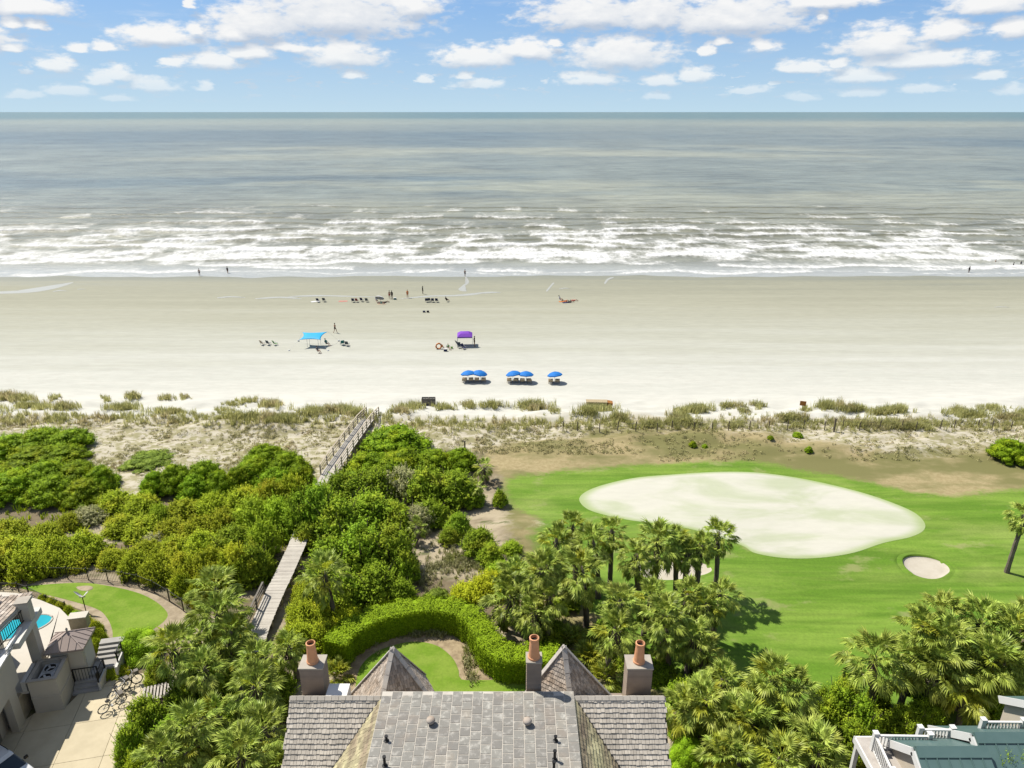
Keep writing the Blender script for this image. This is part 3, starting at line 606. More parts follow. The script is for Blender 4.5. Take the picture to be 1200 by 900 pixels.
def in_poly(p, P):
    ins = False
    for i in range(len(P)):
        a, b = P[i], P[(i + 1) % len(P)]
        if (a[1] > p[1]) != (b[1] > p[1]) and p[0] < (b[0] - a[0]) * (p[1] - a[1]) / (b[1] - a[1]) + a[0]: ins = not ins
    return ins
def shingles(mb, P3, eu, course=0.2, wmin=0.10, wmax=0.20, up=None, mi=0):
    """courses of separate shingles over a planar roof polygon P3; eu runs along the courses"""
    P3 = [Vector(p) for p in P3]; eu = Vector(eu).normalized(); n = (P3[1] - P3[0]).cross(P3[2] - P3[0]).normalized()
    if n.z < 0: n = -n
    ev = n.cross(eu)
    if ev.z > 0: ev = -ev                       # down the slope
    o = P3[0]; P2 = [((p - o).dot(eu), (p - o).dot(ev)) for p in P3]
    u0, u1 = min(p[0] for p in P2), max(p[0] for p in P2); v0, v1 = min(p[1] for p in P2), max(p[1] for p in P2)
    r = 0; v = v0
    while v < v1:
        vm = v + course / 2; u = u0 - random.random() * wmax
        while u < u1:
            w = random.uniform(wmin, wmax); a = (u + 0.006, u + w - 0.006)
            if in_poly((u + w / 2, vm), P2):
                e = random.uniform(-0.012, 0.02); lift = random.uniform(0.035, 0.055)
                tp = [o + eu * a[0] + ev * (v - 0.02) + n * 0.006, o + eu * a[1] + ev * (v - 0.02) + n * 0.006, o + eu * a[1] + ev * (v + course + e) + n * lift, o + eu * a[0] + ev * (v + course + e) + n * lift]
                bt = [tp[2] - n * lift, tp[3] - n * lift]
                mb.add(tp + bt, [(0, 3, 2, 1), (3, 5, 4, 2), (0, 5, 3), (1, 2, 4)], mi)
            u += w
        v += course
    return mb

# ------------------------------------------------------------------ big shingle house below the camera
def build_main_house():
    ZR, Y0 = 13.0, 25.1
    XL, XA, XB, XR = -10.15, -5.95, 2.83, 6.97
    EZ, YV = 8.6, 20.75
    H = thing('shingle_house', 'large grey shingle roofed house with slate deck and two pointed turrets', 'house', (-1.6, 20, GZ))
    w = MB()   # walls to the ground
    w.box((-1.6, 18.2, 5.7), (16.4, 20.0, 5.4)); w.box((-1.6, 17.0, 10.3), (8.0, 15.6, 3.9))
    for cx in (-5.72, 4.05): w.box((cx, 27.6, 6.1), (3.6, 3.6, 5.8))
    w.build('wall', m_siding, H, True)
    # eaves deck below the coverings
    base = MB()
    base.slab([(XL, Y0, ZR), (XA, Y0, ZR), (XL, YV, EZ)], 0.25); base.slab([(XR, Y0, ZR), (XR, YV, EZ), (XB, Y0, ZR)], 0.25)
    base.slab([(XA, Y0, ZR), (XA, 8, ZR), (XL, 8, EZ), (XL, YV, EZ)], 0.25); base.slab([(XB, Y0, ZR), (XR, YV, EZ), (XR, 8, EZ), (XB, 8, ZR)], 0.25)
    base.slab([(XL, Y0, ZR), (XL, 29.2, 9.0), (XR, 29.2, 9.0), (XR, Y0, ZR)], 0.25)
    base.build('roof_deck', m_dark, H, True)
    left = shingles(MB(), [(XL, Y0, ZR), (XA, Y0, ZR), (XL, YV, EZ)], (1, 0, 0), 0.21)
    o = left.build('wing_shingles', m_shingle, H, True, recalc=False); tag(o, kind='stuff', label='silver grey shingles of the west wing')
    right = shingles(MB(), [(XB, Y0, ZR), (XR, Y0, ZR), (XR, YV, EZ)], (1, 0, 0), 0.21)
    tag(right.build('wing_shingles', m_shingle, H, True, recalc=False), kind='stuff')
    for P in ([(XA, Y0, ZR), (XA, 8.2, ZR), (XL, 8.2, EZ), (XL, YV, EZ)], [(XB, Y0, ZR), (XB, 8.2, ZR), (XR, 8.2, EZ), (XR, YV, EZ)]):
        mb = shingles(MB(), P, (0, 1, 0), 0.22, 0.14, 0.26)
        tag(mb.build('mossy_shingles', m_moss, H, True, recalc=False), kind='stuff', label='side slope shingles grown over with yellow lichen')
    mb = shingles(MB(), [(XL, Y0, ZR), (XR, Y0, ZR), (XR, 29.2, 9.0), (XL, 29.2, 9.0)], (1, 0, 0), 0.26, 0.16, 0.3)
    tag(mb.build('rear_shingles', m_shingle, H, True, recalc=False), kind='stuff')
    # ridge caps over the wings: short boards lapped end to end
    for a, b in ((XL, XA), (XB, XR)):
        k = a
        while k < b - 0.05:
            e = min(k + 0.32, b); c = MB(); dz = random.uniform(0, .012)
            c.beam((k + 0.008, Y0 - 0.06, ZR - 0.0 + dz), (e - 0.008, Y0 - 0.06, ZR + 0.005 + dz), 0.19, 0.03, up=(0, -0.7, 0.7))
            c.beam((k + 0.008, Y0 + 0.085, ZR - 0.03 + dz), (e - 0.008, Y0 + 0.085, ZR - 0.03 + dz), 0.22, 0.03, up=(0, 0.6, 0.8)); c.build('ridge_cap', m_shingle, H, True); k = e
    # valley flashings
    for sx, xa, xl in ((-1, XA, XL), (1, XB, XR)):
        MB().beam((xa, Y0, ZR + 0.05), (xl, YV, EZ + 0.05), 0.10, 0.02).build('valley_flashing', m_dark, H, True)
    # slate deck
    d = MB().slab([(XA, Y0 + 0.25, ZR + 0.10), (XB, Y0 + 0.25, ZR + 0.10), (XB, 8, ZR + 0.10), (XA, 8, ZR + 0.10)], 0.2); d.build('deck_bed', m_mortar, H, True)
    tw = (XB - XA) / 19; tl = 0.47
    var = []
    for v in range(5):
        b = MB(); hx, hy = tw / 2 - 0.017, tl / 2 - 0.017; j = lambda s=0.008: random.uniform(-s, s)
        lo = [(-hx, -hy, 0), (hx, -hy, 0), (hx, hy, 0), (-hx, hy, 0)]; up = [(x * 0.97 + j(), y * 0.97 + j(), 0.016 + j(0.003)) for x, y, z in lo]
        b.add(lo + up, [(4, 5, 6, 7), (0, 1, 5, 4), (1, 2, 6, 5), (2, 3, 7, 6), (3, 0, 4, 7)]); var.append(raw_mesh('slate', b.V, b.F, [m_slate]))
    hw = wloc(H)
    for i in range(19):
        off = (i * 0.53 % 1.0) * tl
        for j in range(11):
            y = Y0 + 0.22 - tl / 2 - j * tl + (off - tl * 0.5)
            if y + tl / 2 > Y0 + 0.25: y = Y0 + 0.25 - tl / 2 - 0.001 * i
            o = put_mesh('slate', var[(i * 7 + j * 3) % 5], H, (XA + tw * (i + 0.5) - hw.x, y - hw.y, ZR + 0.101 - hw.z)); 
    rest = MB()
    for i in range(19):
        for j in range(11, 26):
            y = Y0 + 0.22 - tl / 2 - j * tl + ((i * 0.53 % 1.0) * tl - tl * 0.5); rest.box((XA + tw * (i + 0.5), y, ZR + 0.108), (tw - 0.03, tl - 0.03, 0.016))
    tag(rest.build('slate_field', m_slate, H, True), kind='stuff')
    # turrets
    for ax, ay, az, sk, mm in ((at(460, 760, 13.8).x, at(460, 760, 13.8).y, 13.8, -0.30, m_shingle_b), (at(661, 758, 13.8).x, at(661, 758, 13.8).y, 13.8, 0.18, m_shingle_b)):
        T = put_mesh('turret', raw_mesh('turret_body', *_turret_core(ax, ay, az, sk, hw), [m_dark]), H)
        r = 3.3; zb = az - 4.6; c, s = math.cos(sk), math.sin(sk)
        cor = [Vector((ax + r * (c * x - s * y), ay + r * (s * x + c * y), zb)) for x, y in ((0, -1), (1, 0), (0, 1), (-1, 0))]; top = Vector((ax, ay, az))
        for k in range(4):
            p, q = cor[k], cor[(k + 1) % 4]
            mb = shingles(MB(), [top, p, q], (q - p), 0.2, 0.09, 0.17); o = mb.build('turret_shingles', mm, T, True, recalc=False); o.location -= Vector((0, 0, 0)); tag(o, kind='stuff')
        for k in range(4):
            n = 9
            for i in range(n):
                a = top.lerp(cor[k], i / n); b = top.lerp(cor[k], (i + 0.98) / n)
                MB().beam(a + Vector((0, 0, 0.045)), b + Vector((0, 0, 0.055)), 0.24, 0.05).build('hip_cap', m_ridge, T, True)
    # chimneys
    for (x0, x1, yf, yb, zt, px0) in ((349.8, 377.5, 26.5, 27.4, 13.36, 366), (617, 635, 25.55, 26.2, 14.6, 626), (735.5, 765.5, 26.5, 27.4, 13.36, 751)):
        Zc = yf * CT + (CAM_H - zt) * ST; a = (x0 - 600) / F_PX * Zc; b = (x1 - 600) / F_PX * Zc; cx, cy = (a + b) / 2, (yf + yb) / 2; W, D = b - a, yb - yf
        c = MB(); zz = 8.0; k = 0
        while zz < zt - 0.13:
            c.box((cx, cy, zz + 0.065), (W - 0.09, D - 0.09, 0.135)); c.add([(cx + sx * (W / 2), cy + sy * (D / 2), zz) for sx, sy in ((-1, -1), (1, -1), (1, 1), (-1, 1))] + [(cx + sx * (W / 2 - 0.035), cy + sy * (D / 2 - 0.035), zz + 0.128) for sx, sy in ((-1, -1), (1, -1), (1, 1), (-1, 1))], [(0, 1, 5, 4), (1, 2, 6, 5), (2, 3, 7, 6), (3, 0, 4, 7), (3, 2, 1, 0)]); zz += 0.13
        CH = c.build('chimney', m_siding, H, True, recalc=False)
        MB().box((cx, cy, zt - 0.03), (W + 0.05, D + 0.05, 0.08)).build('chimney_cap', m_cap, CH, True)
        rr = 0.235
        pot = MB().lathe((cx, cy, zt + 0.01), [(rr * 1.22, 0), (rr * 1.24, 0.09), (rr * 1.1, 0.13), (rr * 1.0, 0.5), (rr * 0.85, 0.98), (rr * 0.96, 1.02), (rr * 0.96, 1.12), (rr * 0.76, 1.14), (rr * 0.72, 0.95)], 20)
        P_ = pot.build('chimney_pot', m_terra, CH, True, smooth=False)
        MB().lathe((cx, cy, zt + 0.96), [(rr * 0.70, 0.0), (rr * 0.70, 0.03)], 16).build('flue', m_soot, CH, True)
    # vent pipes
    for px, py, kind in ((505, 848, 0), (618, 849, 0), (453, 868, 1), (451, 897, 2), (651, 868, 1), (650, 890, 2), (649, 903, 2)):
        p = at(px, py, ZR + 0.13)
        if kind == 0: MB().lathe(p, [(0.10, 0), (0.10, 0.10), (0.17, 0.12), (0.20, 0.2), (0.17, 0.28), (0.06, 0.33)], 14).build('roof_vent', m_terra if False else m_shingle_b, H, True, smooth=True)
        else: MB().lathe(p, [(0.12, 0), (0.06, 0.03), (0.055, 0.22 if kind == 1 else 0.42), (0.075, 0.23 if kind == 1 else 0.43), (0.075, 0.27 if kind == 1 else 0.5)], 10).build('vent_pipe', m_black, H, True)
    # white hatch box behind the ridge
    p = at(396, 808, 12.2); MB().box((p.x, p.y, 11.2), (1.0, 0.75, 2.0)).build('hatch_box', m_white, H, True)
def _turret_core(ax, ay, az, sk, hw):
    r = 3.25; zb = az - 4.6; c, s = math.cos(sk), math.sin(sk)
    V = [(ax - hw.x, ay - hw.y, az - 0.06 - hw.z)] + [(ax + r * (c * x - s * y) - hw.x, ay + r * (s * x + c * y) - hw.y, zb - 0.05 - hw.z) for x, y in ((0, -1), (1, 0), (0, 1), (-1, 0))]
    return V, [(0, 1, 2), (0, 2, 3), (0, 3, 4), (0, 4, 1), (4, 3, 2, 1)]
build_main_house()

# ------------------------------------------------------------------ teal roofed house at the lower right
def build_teal_house():
    H = thing('teal_roof_house', 'beige house with stepped teal metal roofs and white rails', 'house', (23, 25, GZ))
    units = [(18.8, 24.6, 10.5, 26.8, 8.7, 3.2), (22.0, 25.4, 10.5, 28.1, 8.1, 4.0), (26.0, 26.9, 10.9, 29.0, 9.2, 6.5)]
    for k, (x0, yr, zr, ye, ze, wd) in enumerate(units):
        x1 = x0 + wd; sf = 0.55; yb, zb = yr - 7.0, zr - 7.0 * sf
        G = MB(); G.add([(x0 + .05, ye - .15, GZ), (x0 + .05, ye - .15, ze - .15), (x0 + .05, yr, zr - .2), (x0 + .05, yb, zb - .2), (x0 + .05, yb, GZ),
                         (x1 - .05, ye - .15, GZ), (x1 - .05, ye - .15, ze - .15), (x1 - .05, yr, zr - .2), (x1 - .05, yb, zb - .2), (x1 - .05, yb, GZ)],
                        [(0, 1, 2, 3, 4), (9, 8, 7, 6, 5), (0, 5, 6, 1), (3, 8, 9, 4)]); G.build('gable_wall', m_beige, H, True)
        Rf = MB(); Rf.slab([(x0 - .12, yr, zr), (x1, yr, zr), (x1, yb, zb), (x0 - .12, yb, zb)], 0.12); Rf.slab([(x0 - .12, ye, ze), (x1, ye, ze), (x1, yr, zr + .002), (x0 - .12, yr, zr + .002)], 0.12)
        RO = Rf.build('metal_roof', m_teal, H, True)
        MB().slab([(x0 - .10, yr + .12, zr - .04), (x1, yr + .12, zr - .04), (x1, yr, zr + .09), (x0 - .1, yr, zr + .09)], .05).slab([(x0 - .1, yr, zr + .09), (x1, yr, zr + .09), (x1, yr - .42, zr - .42 * sf + .07), (x0 - .1, yr - .42, zr - .42 * sf + .07)], .05).build('ridge_flashing', m_teal, RO, True)
        x = x0 + .18
        while x < x1 - .05:
            MB().beam((x, yr - .40, zr - .40 * sf + .02), (x, yb, zb + .02), .035, .07).build('seam', m_teal, RO, True); x += 0.52
        for (pa, pb) in (((x0 - .16, ye + .05, ze - .10), (x0 - .16, yr, zr - .10)), ((x0 - .16, yr, zr - .10), (x0 - .16, yb, zb - .10))):
            pa = Vector(pa) - Vector((0, 0, .17)); pb = Vector(pb) - Vector((0, 0, .17)); MB().beam(pa, pb, .10, .36).build('rake_board', m_white, H, True)
        # oval gable window
        if k < 2:
            cy, cz = yr - .55, zr - 1.55
            V = [(x0 - .0, cy + .2 * math.cos(a), cz + .34 * math.sin(a)) for a in np.linspace(0, 2 * math.pi, 20, endpoint=False)]
            Wn = MB().add([(v[0] + .02, v[1], v[2]) for v in V] + [(v[0] - .0, v[1], v[2]) for v in V], [tuple(range(20, 40))] + [(i, (i + 1) % 20, 20 + (i + 1) % 20, 20 + i) for i in range(20)]).build('oval_window', m_glass, H, True)
            MB().tube([(x0 - .01, cy + .22 * math.cos(a), cz + .36 * math.sin(a)) for a in np.linspace(0, 2 * math.pi, 21)], .03, 6, cap=False).build('frame', m_white, Wn, True)
            MB().beam((x0 - .015, cy, cz - .34), (x0 - .015, cy, cz + .34), .03).beam((x0 - .017, cy - .2, cz), (x0 - .017, cy + .2, cz), .03).build('muntin', m_white, Wn, True)
    # balconies with white rails
    def rail(pts, ztop, hgt=0.95, parent=None):
        for i in range(len(pts) - 1):
            a, b = Vector((*pts[i], 0)), Vector((*pts[i + 1], 0)); L = (b - a).length; d = (b - a) / L
            MB().beam((a.x, a.y, ztop), (b.x, b.y, ztop), .11, .07).build('top_rail', m_white, parent, True)
            MB().beam((a.x, a.y, ztop - hgt + .12), (b.x, b.y, ztop - hgt + .12), .07, .06).build('bottom_rail', m_white, parent, True)
            n = int(L / .16)
            for j in range(1, n): q = a + d * (L * j / n); MB().box((q.x, q.y, ztop - hgt / 2 + .04), (.05, .05, hgt - .2)).build('baluster', m_white, parent, True)
        for p in pts: MB().box((p[0], p[1], ztop - hgt / 2 + .07), (.2, .2, hgt + .22)).box((p[0], p[1], ztop + .2), (.26, .26, .05)).build('post', m_white, parent, True)
    c0 = at(1026, 862, 9.3); c1 = at(1076, 864, 9.3); c2 = at(1050, 905, 9.3)
    rail([(c2.x - .15, c2.y), (c0.x, c0.y), (c1.x + .6, c0.y - .05)], 9.3, parent=H)
    MB().box((18.2, 24.6, 8.32), (1.5, 5.0, .14)).build('balcony_floor', m_ridge, H, True)
    MB().box((17.41, 24.6, 8.2), (.08, 5.1, .36)).box((18.2, 27.15, 8.2), (1.66, .08, .36)).build('fascia', m_white, H, True)
    for y in (22.4, 24.6, 27.0): MB().box((17.55, y, 5.6), (.2, .2, 5.1)).build('balcony_post', m_white, H, True)
    e0 = at(1078, 855, 9.3); rail([(e0.x, e0.y), (e0.x + 1.6, e0.y - .02)], 9.3, parent=H)
    g0 = at(1152, 846, 9.4); rail([(g0.x, g0.y), (g0.x + 2.0, g0.y - .02)], 9.4, parent=H)
    
build_teal_house()

# ------------------------------------------------------------------ grey house, pool terrace and yard at the left
m_grey = mat('grey_stucco', (0.62, 0.565, 0.475), (0.57, 0.52, 0.435), 0.8, 0.85)
m_greyl = mat('pale_grey_trim', (0.66, 0.64, 0.59), (0.62, 0.60, 0.55), 1.2, 0.7)
m_stone = mat('stacked_limestone', (0.50, 0.43, 0.31), (0.34, 0.29, 0.21), 1.6, 0.9, rand=.15, bmp=.5)
m_coprf = mat('pinkish_metal_roof', (0.42, 0.335, 0.29), (0.37, 0.30, 0.265), 0.8, 0.5, spec=.4)
m_water = mat('turquoise_pool_water', (0.02, 0.42, 0.50), (0.02, 0.36, 0.45), 1.0, 0.08, spec=.5)
m_garage = mat('garage_door_taupe', (0.24, 0.22, 0.19), None, 1, .7)
m_steps = mat('grey_stone_step', (0.42, 0.40, 0.37), (0.36, 0.34, 0.31), 1.2, .85)
m_ac = mat('pale_metal_casing', (0.55, 0.56, 0.55), None, 2, .45)
HO = at(18.7, 852, GZ); HO.z = GZ                     # wall corner at the driveway
def hl(u, v, z): p = HO + HU * u + HV * v; return Vector((p.x, p.y, z))
MH = Matrix((HU, HV, Vector((0, 0, 1)))).transposed()
def hbox(mb, u, v, z, mi=0): # ranges
    c = hl((u[0] + u[1]) / 2, (v[0] + v[1]) / 2, (z[0] + z[1]) / 2); return mb.box(c, (u[1] - u[0], v[1] - v[0], z[1] - z[0]), mi=mi, mtx=MH)
def build_grey_house():
    H = thing('grey_stucco_house', 'grey stucco house with shingle roof and open pool porch beside the driveway', 'house', hl(-3, -3, GZ))
    b = MB(); hbox(b, (-12, 0.45), (-9, 0.9), (5.7, 8.2)); hbox(b, (-12, -0.35), (-9, -0.02), (GZ, 5.7)); hbox(b, (-12, 0.0), (-0.02, 0.35), (GZ, 5.7)); hbox(b, (-12, -2.2), (0.9, 5.2), (4.3, 8.0)); b.build('wall', m_grey, H, True)
    b = MB(); hbox(b, (0.0, 0.42), (-0.5, 0.33), (GZ, 5.7)); b.build('pier', m_grey, H, True)
    b = MB(); hbox(b, (0.05, 0.35), (0.36, 2.5), (GZ, 4.75)); b.build('stone_wall', m_stone, H, True)
    b = MB()
    for i in range(4): hbox(b, (-0.345, -0.31), (-7.6, -1.0), (GZ + .02 + i * .62, GZ + .60 + i * .62))
    b.build('garage_door', m_garage, H, True)
    b = MB(); hbox(b, (0.44, 0.52), (-3.2, -1.7), (6.2, 7.6)); W = b.build('window', m_white, H, True); b = MB(); hbox(b, (0.50, 0.53), (-3.05, -1.85), (6.35, 7.45)); b.build('pane', m_glass, W, True)
    # terrace floor behind the house, porch column, beams
    b = MB(); hbox(b, (-9, 0.75), (0.9, 4.6), (4.62, 4.80)); b.build('porch_floor', m_patio, H, True)
    b = MB(); hbox(b, (0.45, 0.7), (0.9, 2.6), (4.8, 5.5)); b.build('porch_parapet', m_greyl, H, True)
    b = MB(); hbox(b, (0.42, 1.0), (2.75, 3.35), (4.8, 8.0)); b.build('porch_column', m_grey, H, True)
    b = MB(); hbox(b, (0.40, 1.02), (0.9, 4.3), (8.0, 8.42)); hbox(b, (-9, 0.40), (3.85, 4.3), (8.0, 8.42)); b.build('porch_beam', m_greyl, H, True)
    b = MB(); hbox(b, (0.3, 0.72), (-2, 0.9), (8.2, 8.30)); hbox(b, (0.60, 0.72), (0.2, 2.2), (8.43, 8.62)); b.build('parapet_cap', m_white, H, True)
    b = MB(); hbox(b, (-12, 0.3), (-9, 0.6), (8.2, 8.34)); b.build('balcony_floor', m_greyl, H, True)
    b = MB(); hbox(b, (0.35, 1.0), (2.9, 3.5), (8.42, 9.75)); CS = b.build('chimney_stub', m_grey, H, True); b = MB(); hbox(b, (0.28, 1.07), (2.83, 3.57), (9.75, 9.85)); b.build('cap', m_cap, CS, True)
    # iron balcony rail
    r = MB(); r.beam(hl(0.1, 0.6, 9.3), hl(0.6, 2.9, 9.3), .05).beam(hl(0.1, 0.6, 8.55), hl(0.6, 2.9, 8.55), .04)
    for i in range(14): f = (i + .5) / 14; r.beam(hl(.1 + .5 * f, .6 + 2.3 * f, 8.5), hl(.1 + .5 * f, .6 + 2.3 * f, 9.3), .025)
    r.build('balcony_rail', m_black, H, True)
    # shallow hipped roof over the upper floor
    rf = [hl(-0.25, 0.2, 9.45), hl(0.75, 4.25, 9.55), hl(-9, 4.6, 10.0), hl(-9, 0.6, 12.0)]
    MB().slab([rf[0] - Vector((0, 0, .05)), rf[1] - Vector((0, 0, .05)), rf[2] - Vector((0, 0, .05)), rf[3] - Vector((0, 0, .05))], .28).build('roof', m_greyl, H, True)
    tag(shingles(MB(), rf, (rf[1] - rf[0]), 0.24, .18, .34).build('roof_shingles', m_shingle_b, H, True, recalc=False), kind='stuff')
    b = MB(); hbox(b, (-3.6, -1.0), (3.0, 4.0), (10.28, 10.40)); b.build('skylight', m_ac, H, True)
    b = MB(); hbox(b, (-9, -0.35), (-8, 0.2), (8.3, 9.6)); b.build('upper_wall', m_grey, H, True)
    b = MB(); b.slab([hl(-9, -9, 9.6), hl(-0.9, -9, 9.6), hl(-0.9, 0.1, 9.6), hl(-9, 0.1, 9.6)], .2).build('rear_roof', m_shingle_b, H, True)
build_grey_house()

PATIO_Z = 4.2
def patio():
    P = [at(x, y, PATIO_Z) for x, y in ((-60, 690), (20, 695), (47, 703), (70, 712.5), (83.5, 726), (86, 744), (60, 768), (44, 800))] + [hl(0.8, 2.6, PATIO_Z), hl(-10, 2.6, PATIO_Z)]
    tag(MB().slab(P, 1.25).build('pool_terrace', m_patio), kind='structure')
    c = at(16, 745, PATIO_Z); Q = []
    for a in np.linspace(0, 2 * math.pi, 40, endpoint=False):
        x = 3.4 * math.cos(a); y = 1.35 * math.sin(a) * (1 + .12 * math.cos(2 * a)); ro = R(28); Q.append(Vector((c.x - 1.4 + x * math.cos(ro) - y * math.sin(ro), c.y + .2 + x * math.sin(ro) + y * math.cos(ro), PATIO_Z + .012)))
    T = thing('swimming_pool', 'turquoise swimming pool set in the cream terrace of the grey house', 'pool', (c.x - 1.4, c.y, PATIO_Z))
    MB().poly(Q).build('pool_water', m_water, T, True)
    MB().tube([q + Vector((0, 0, .0)) for q in Q + [Q[0]]], .07, 6, cap=False).build('coping', m_patio, T, True)
patio()

def ac_yard():
    E = thing('screen_enclosure', 'taupe panelled wall box screening two air conditioner units', 'enclosure', hl(1.65, 1.7, GZ))
    for (u, v) in (((0.85, 0.97), (0.8, 2.7)), ((2.33, 2.45), (0.8, 2.7)), ((0.97, 2.33), (0.8, 0.92)), ((0.97, 2.33), (2.58, 2.7))):
        b = MB(); hbox(b, u, v, (GZ, 5.5)); b.build('panel', m_grey, E, True)
    for (u, v) in (((0.80, 1.03), (0.75, 2.75)), ((2.27, 2.50), (0.75, 2.75)), ((1.03, 2.27), (0.75, 0.98)), ((1.03, 2.27), (2.52, 2.75))):
        b = MB(); hbox(b, u, v, (5.5, 5.58)); b.build('coping', m_cap, E, True)
    for v in ((0.76, 0.80),): b = MB(); hbox(b, (0.85, 2.45), v, (4.2, 4.3)); b.build('batten', m_grey, E, True)
    b = MB(); hbox(b, (2.45, 2.49), (0.8, 2.7), (4.2, 4.3)); b.build('batten', m_grey, E, True)
    for k, v in enumerate((1.28, 2.12)):
        c = hl(1.65, v, 0)
        A = thing('air_conditioner', ('air conditioner unit nearer the driveway inside the taupe enclosure', 'air conditioner unit nearer the pink roofed hut inside the taupe enclosure')[k], 'air conditioner', (c.x, c.y, GZ), HROT * -1, 'air conditioner units')
        MB().box((0, 0, 1.12), (.8, .8, 2.24)).box((0, 0, 2.27), (.84, .84, .06)).build('casing', m_dark if False else m_ac, A)
        MB().lathe((0, 0, 2.305), [(.34, 0), (.34, .015)], 24).build('fan_opening', m_soot, A)
        MB().tube([(.36 * math.cos(a), .36 * math.sin(a), 2.33) for a in np.linspace(0, 2 * math.pi, 25)], .035, 6, cap=False).build('fan_ring', m_ac, A)
        f = MB()
        for j in range(3): f.box((.14 * math.cos(j * 2.1), .14 * math.sin(j * 2.1), 2.335), (.26, .12, .012), j * 2.1)
        f.lathe((0, 0, 2.325), [(.06, 0), (.06, .03)], 10).build('fan', m_ac, A)
ac_yard()

def hut():
    Hh = thing('garden_hut', 'small square hut with pinkish ribbed metal hip roof by the steps', 'hut', hl(2.4, 3.65, GZ))
    b = MB(); hbox(b, (1.45, 3.3), (2.85, 4.5), (GZ, 5.95)); b.build('wall', m_grey, Hh, True)
    b = MB(); hbox(b, (3.3, 3.34), (3.1, 4.3), (GZ + 1.0, 5.6)); b.build('side_panel', m_greyl, Hh, True)
    e = [hl(1.2, 2.65, 6.0), hl(3.5, 2.65, 6.0), hl(3.6, 4.7, 6.0), hl(1.2, 4.7, 6.0)]; ap = hl(2.4, 3.65, 6.75)
    rb = MB(); rb.add(e + [ap] + [p - Vector((0, 0, .14)) for p in e], [(0, 1, 4), (1, 2, 4), (2, 3, 4), (3, 0, 4), (0, 5, 6, 1), (1, 6, 7, 2), (2, 7, 8, 3), (3, 8, 5, 0), (8, 7, 6, 5)]); RF = rb.build('roof', m_coprf, Hh, True)
    for i in range(4):
        p, q = e[i], e[(i + 1) % 4]
        MB().beam(p, ap, .06, .07).build('hip_rib', m_coprf, RF, True)
        for j in range(1, 5):
            f = j / 5; s = p.lerp(q, f); m = p.lerp(q, .5); g = 1 - abs(f - .5) * 2; t_ = s.lerp(s + (ap - m), g * .96); MB().beam(s + Vector((0, 0, .015)), t_ + Vector((0, 0, .015)), .03, .045).build('seam', m_coprf, RF, True)
    MB().lathe(ap, [(.07, -.02), (.05, .12), (.09, .16), (.02, .3)], 8).build('finial', m_cap, RF, True)
hut()

def steps():
    S = thing('stone_steps', 'grey stone steps with black handrails climbing past the hut', 'steps', hl(3.6, 3.0, GZ))
    for i in range(4): b = MB(); hbox(b, (2.52, 4.1), (1.95 + i * .32, 3.4), (GZ + (0.0 if i == 0 else .17 * i), GZ + .17 * (i + 1))); b.build('step', m_steps, S, True)
    b = MB(); hbox(b, (3.36, 4.9), (3.4, 4.2), (GZ, GZ + .72)); b.build('landing', m_steps, S, True)
    for i in range(4): b = MB(); hbox(b, (3.4, 4.9), (4.2 + i * .3, 5.6), (GZ + .1 + .15 * i, GZ + .86 + .15 * i)); b.build('step', m_steps, S, True)
    b = MB(); hbox(b, (4.9, 5.06), (2.9, 5.6), (GZ, GZ + 1.0)); hbox(b, (4.1, 4.24), (2.0, 3.4), (GZ, GZ + .74)); b.build('side_wall', m_greyl, S, True)
    def hand(p, q, z0, z1):
        r = MB(); r.beam(hl(*p, z1), hl(*q, z1), .05).beam(hl(*p, z0 + .15), hl(*q, z0 + .15), .04)
        for f in (0, 1): a = (p[0] + (q[0] - p[0]) * f, p[1] + (q[1] - p[1]) * f); r.beam(hl(*a, z0), hl(*a, z1), .07)
        for k in range(1, 8): a = (p[0] + (q[0] - p[0]) * k / 8, p[1] + (q[1] - p[1]) * k / 8); r.beam(hl(*a, z0 + .15), hl(*a, z1), .02)
        r.build('handrail', m_black, S, True)
    hand((2.52, 2.7), (3.95, 2.7), GZ + .3, GZ + 1.45); hand((4.17, 2.0), (4.17, 3.3), GZ + .74, GZ + 1.5); hand((4.98, 3.4), (4.98, 4.4), GZ + 1.0, GZ + 1.8)
steps()

def planter_bits():
    p = at(78, 742, PATIO_Z); 
    b = thing('stone_grill', 'low pale stone grill counter on the terrace by the hut', 'grill', (p.x + .6, p.y + .7, PATIO_Z))
    MB().box((0, 0, .45), (1.1, .6, .9), .2).build('counter', m_stone, b); MB().box((0, 0, .94), (1.2, .7, .08), .2).build('worktop', m_patio, b)
    p = at(101, 717, GZ); s = thing('wing_sculpture', 'white bird wing whirligig on a thin pole by the oval lawn', 'sculpture', (p.x, p.y, GZ))
    MB().tube([(0, 0, 0), (0, 0, 1.35)], .035, 6).build('pole', m_black, s)
    MB().tube([(-.22, 0, 1.36), (.22, 0, 1.36)], [.05, .04], 6).build('body', m_grey, s)
    for sx in (-1, 1):
        MB().add([(sx * .03, -.06, 1.38), (sx * .03, .10, 1.38), (sx * .34, .08, 1.74), (sx * .56, 0, 1.86), (sx * .30, -.06, 1.60), (sx * .03, -.06, 1.35), (sx * .03, .10, 1.35), (sx * .34, .08, 1.71), (sx * .56, 0, 1.83), (sx * .30, -.06, 1.57)], [(0, 1, 2, 3, 4), (9, 8, 7, 6, 5), (0, 4, 9, 5), (4, 3, 8, 9), (3, 2, 7, 8), (2, 1, 6, 7), (1, 0, 5, 6)]).build('wing', m_white, s)
planter_bits()

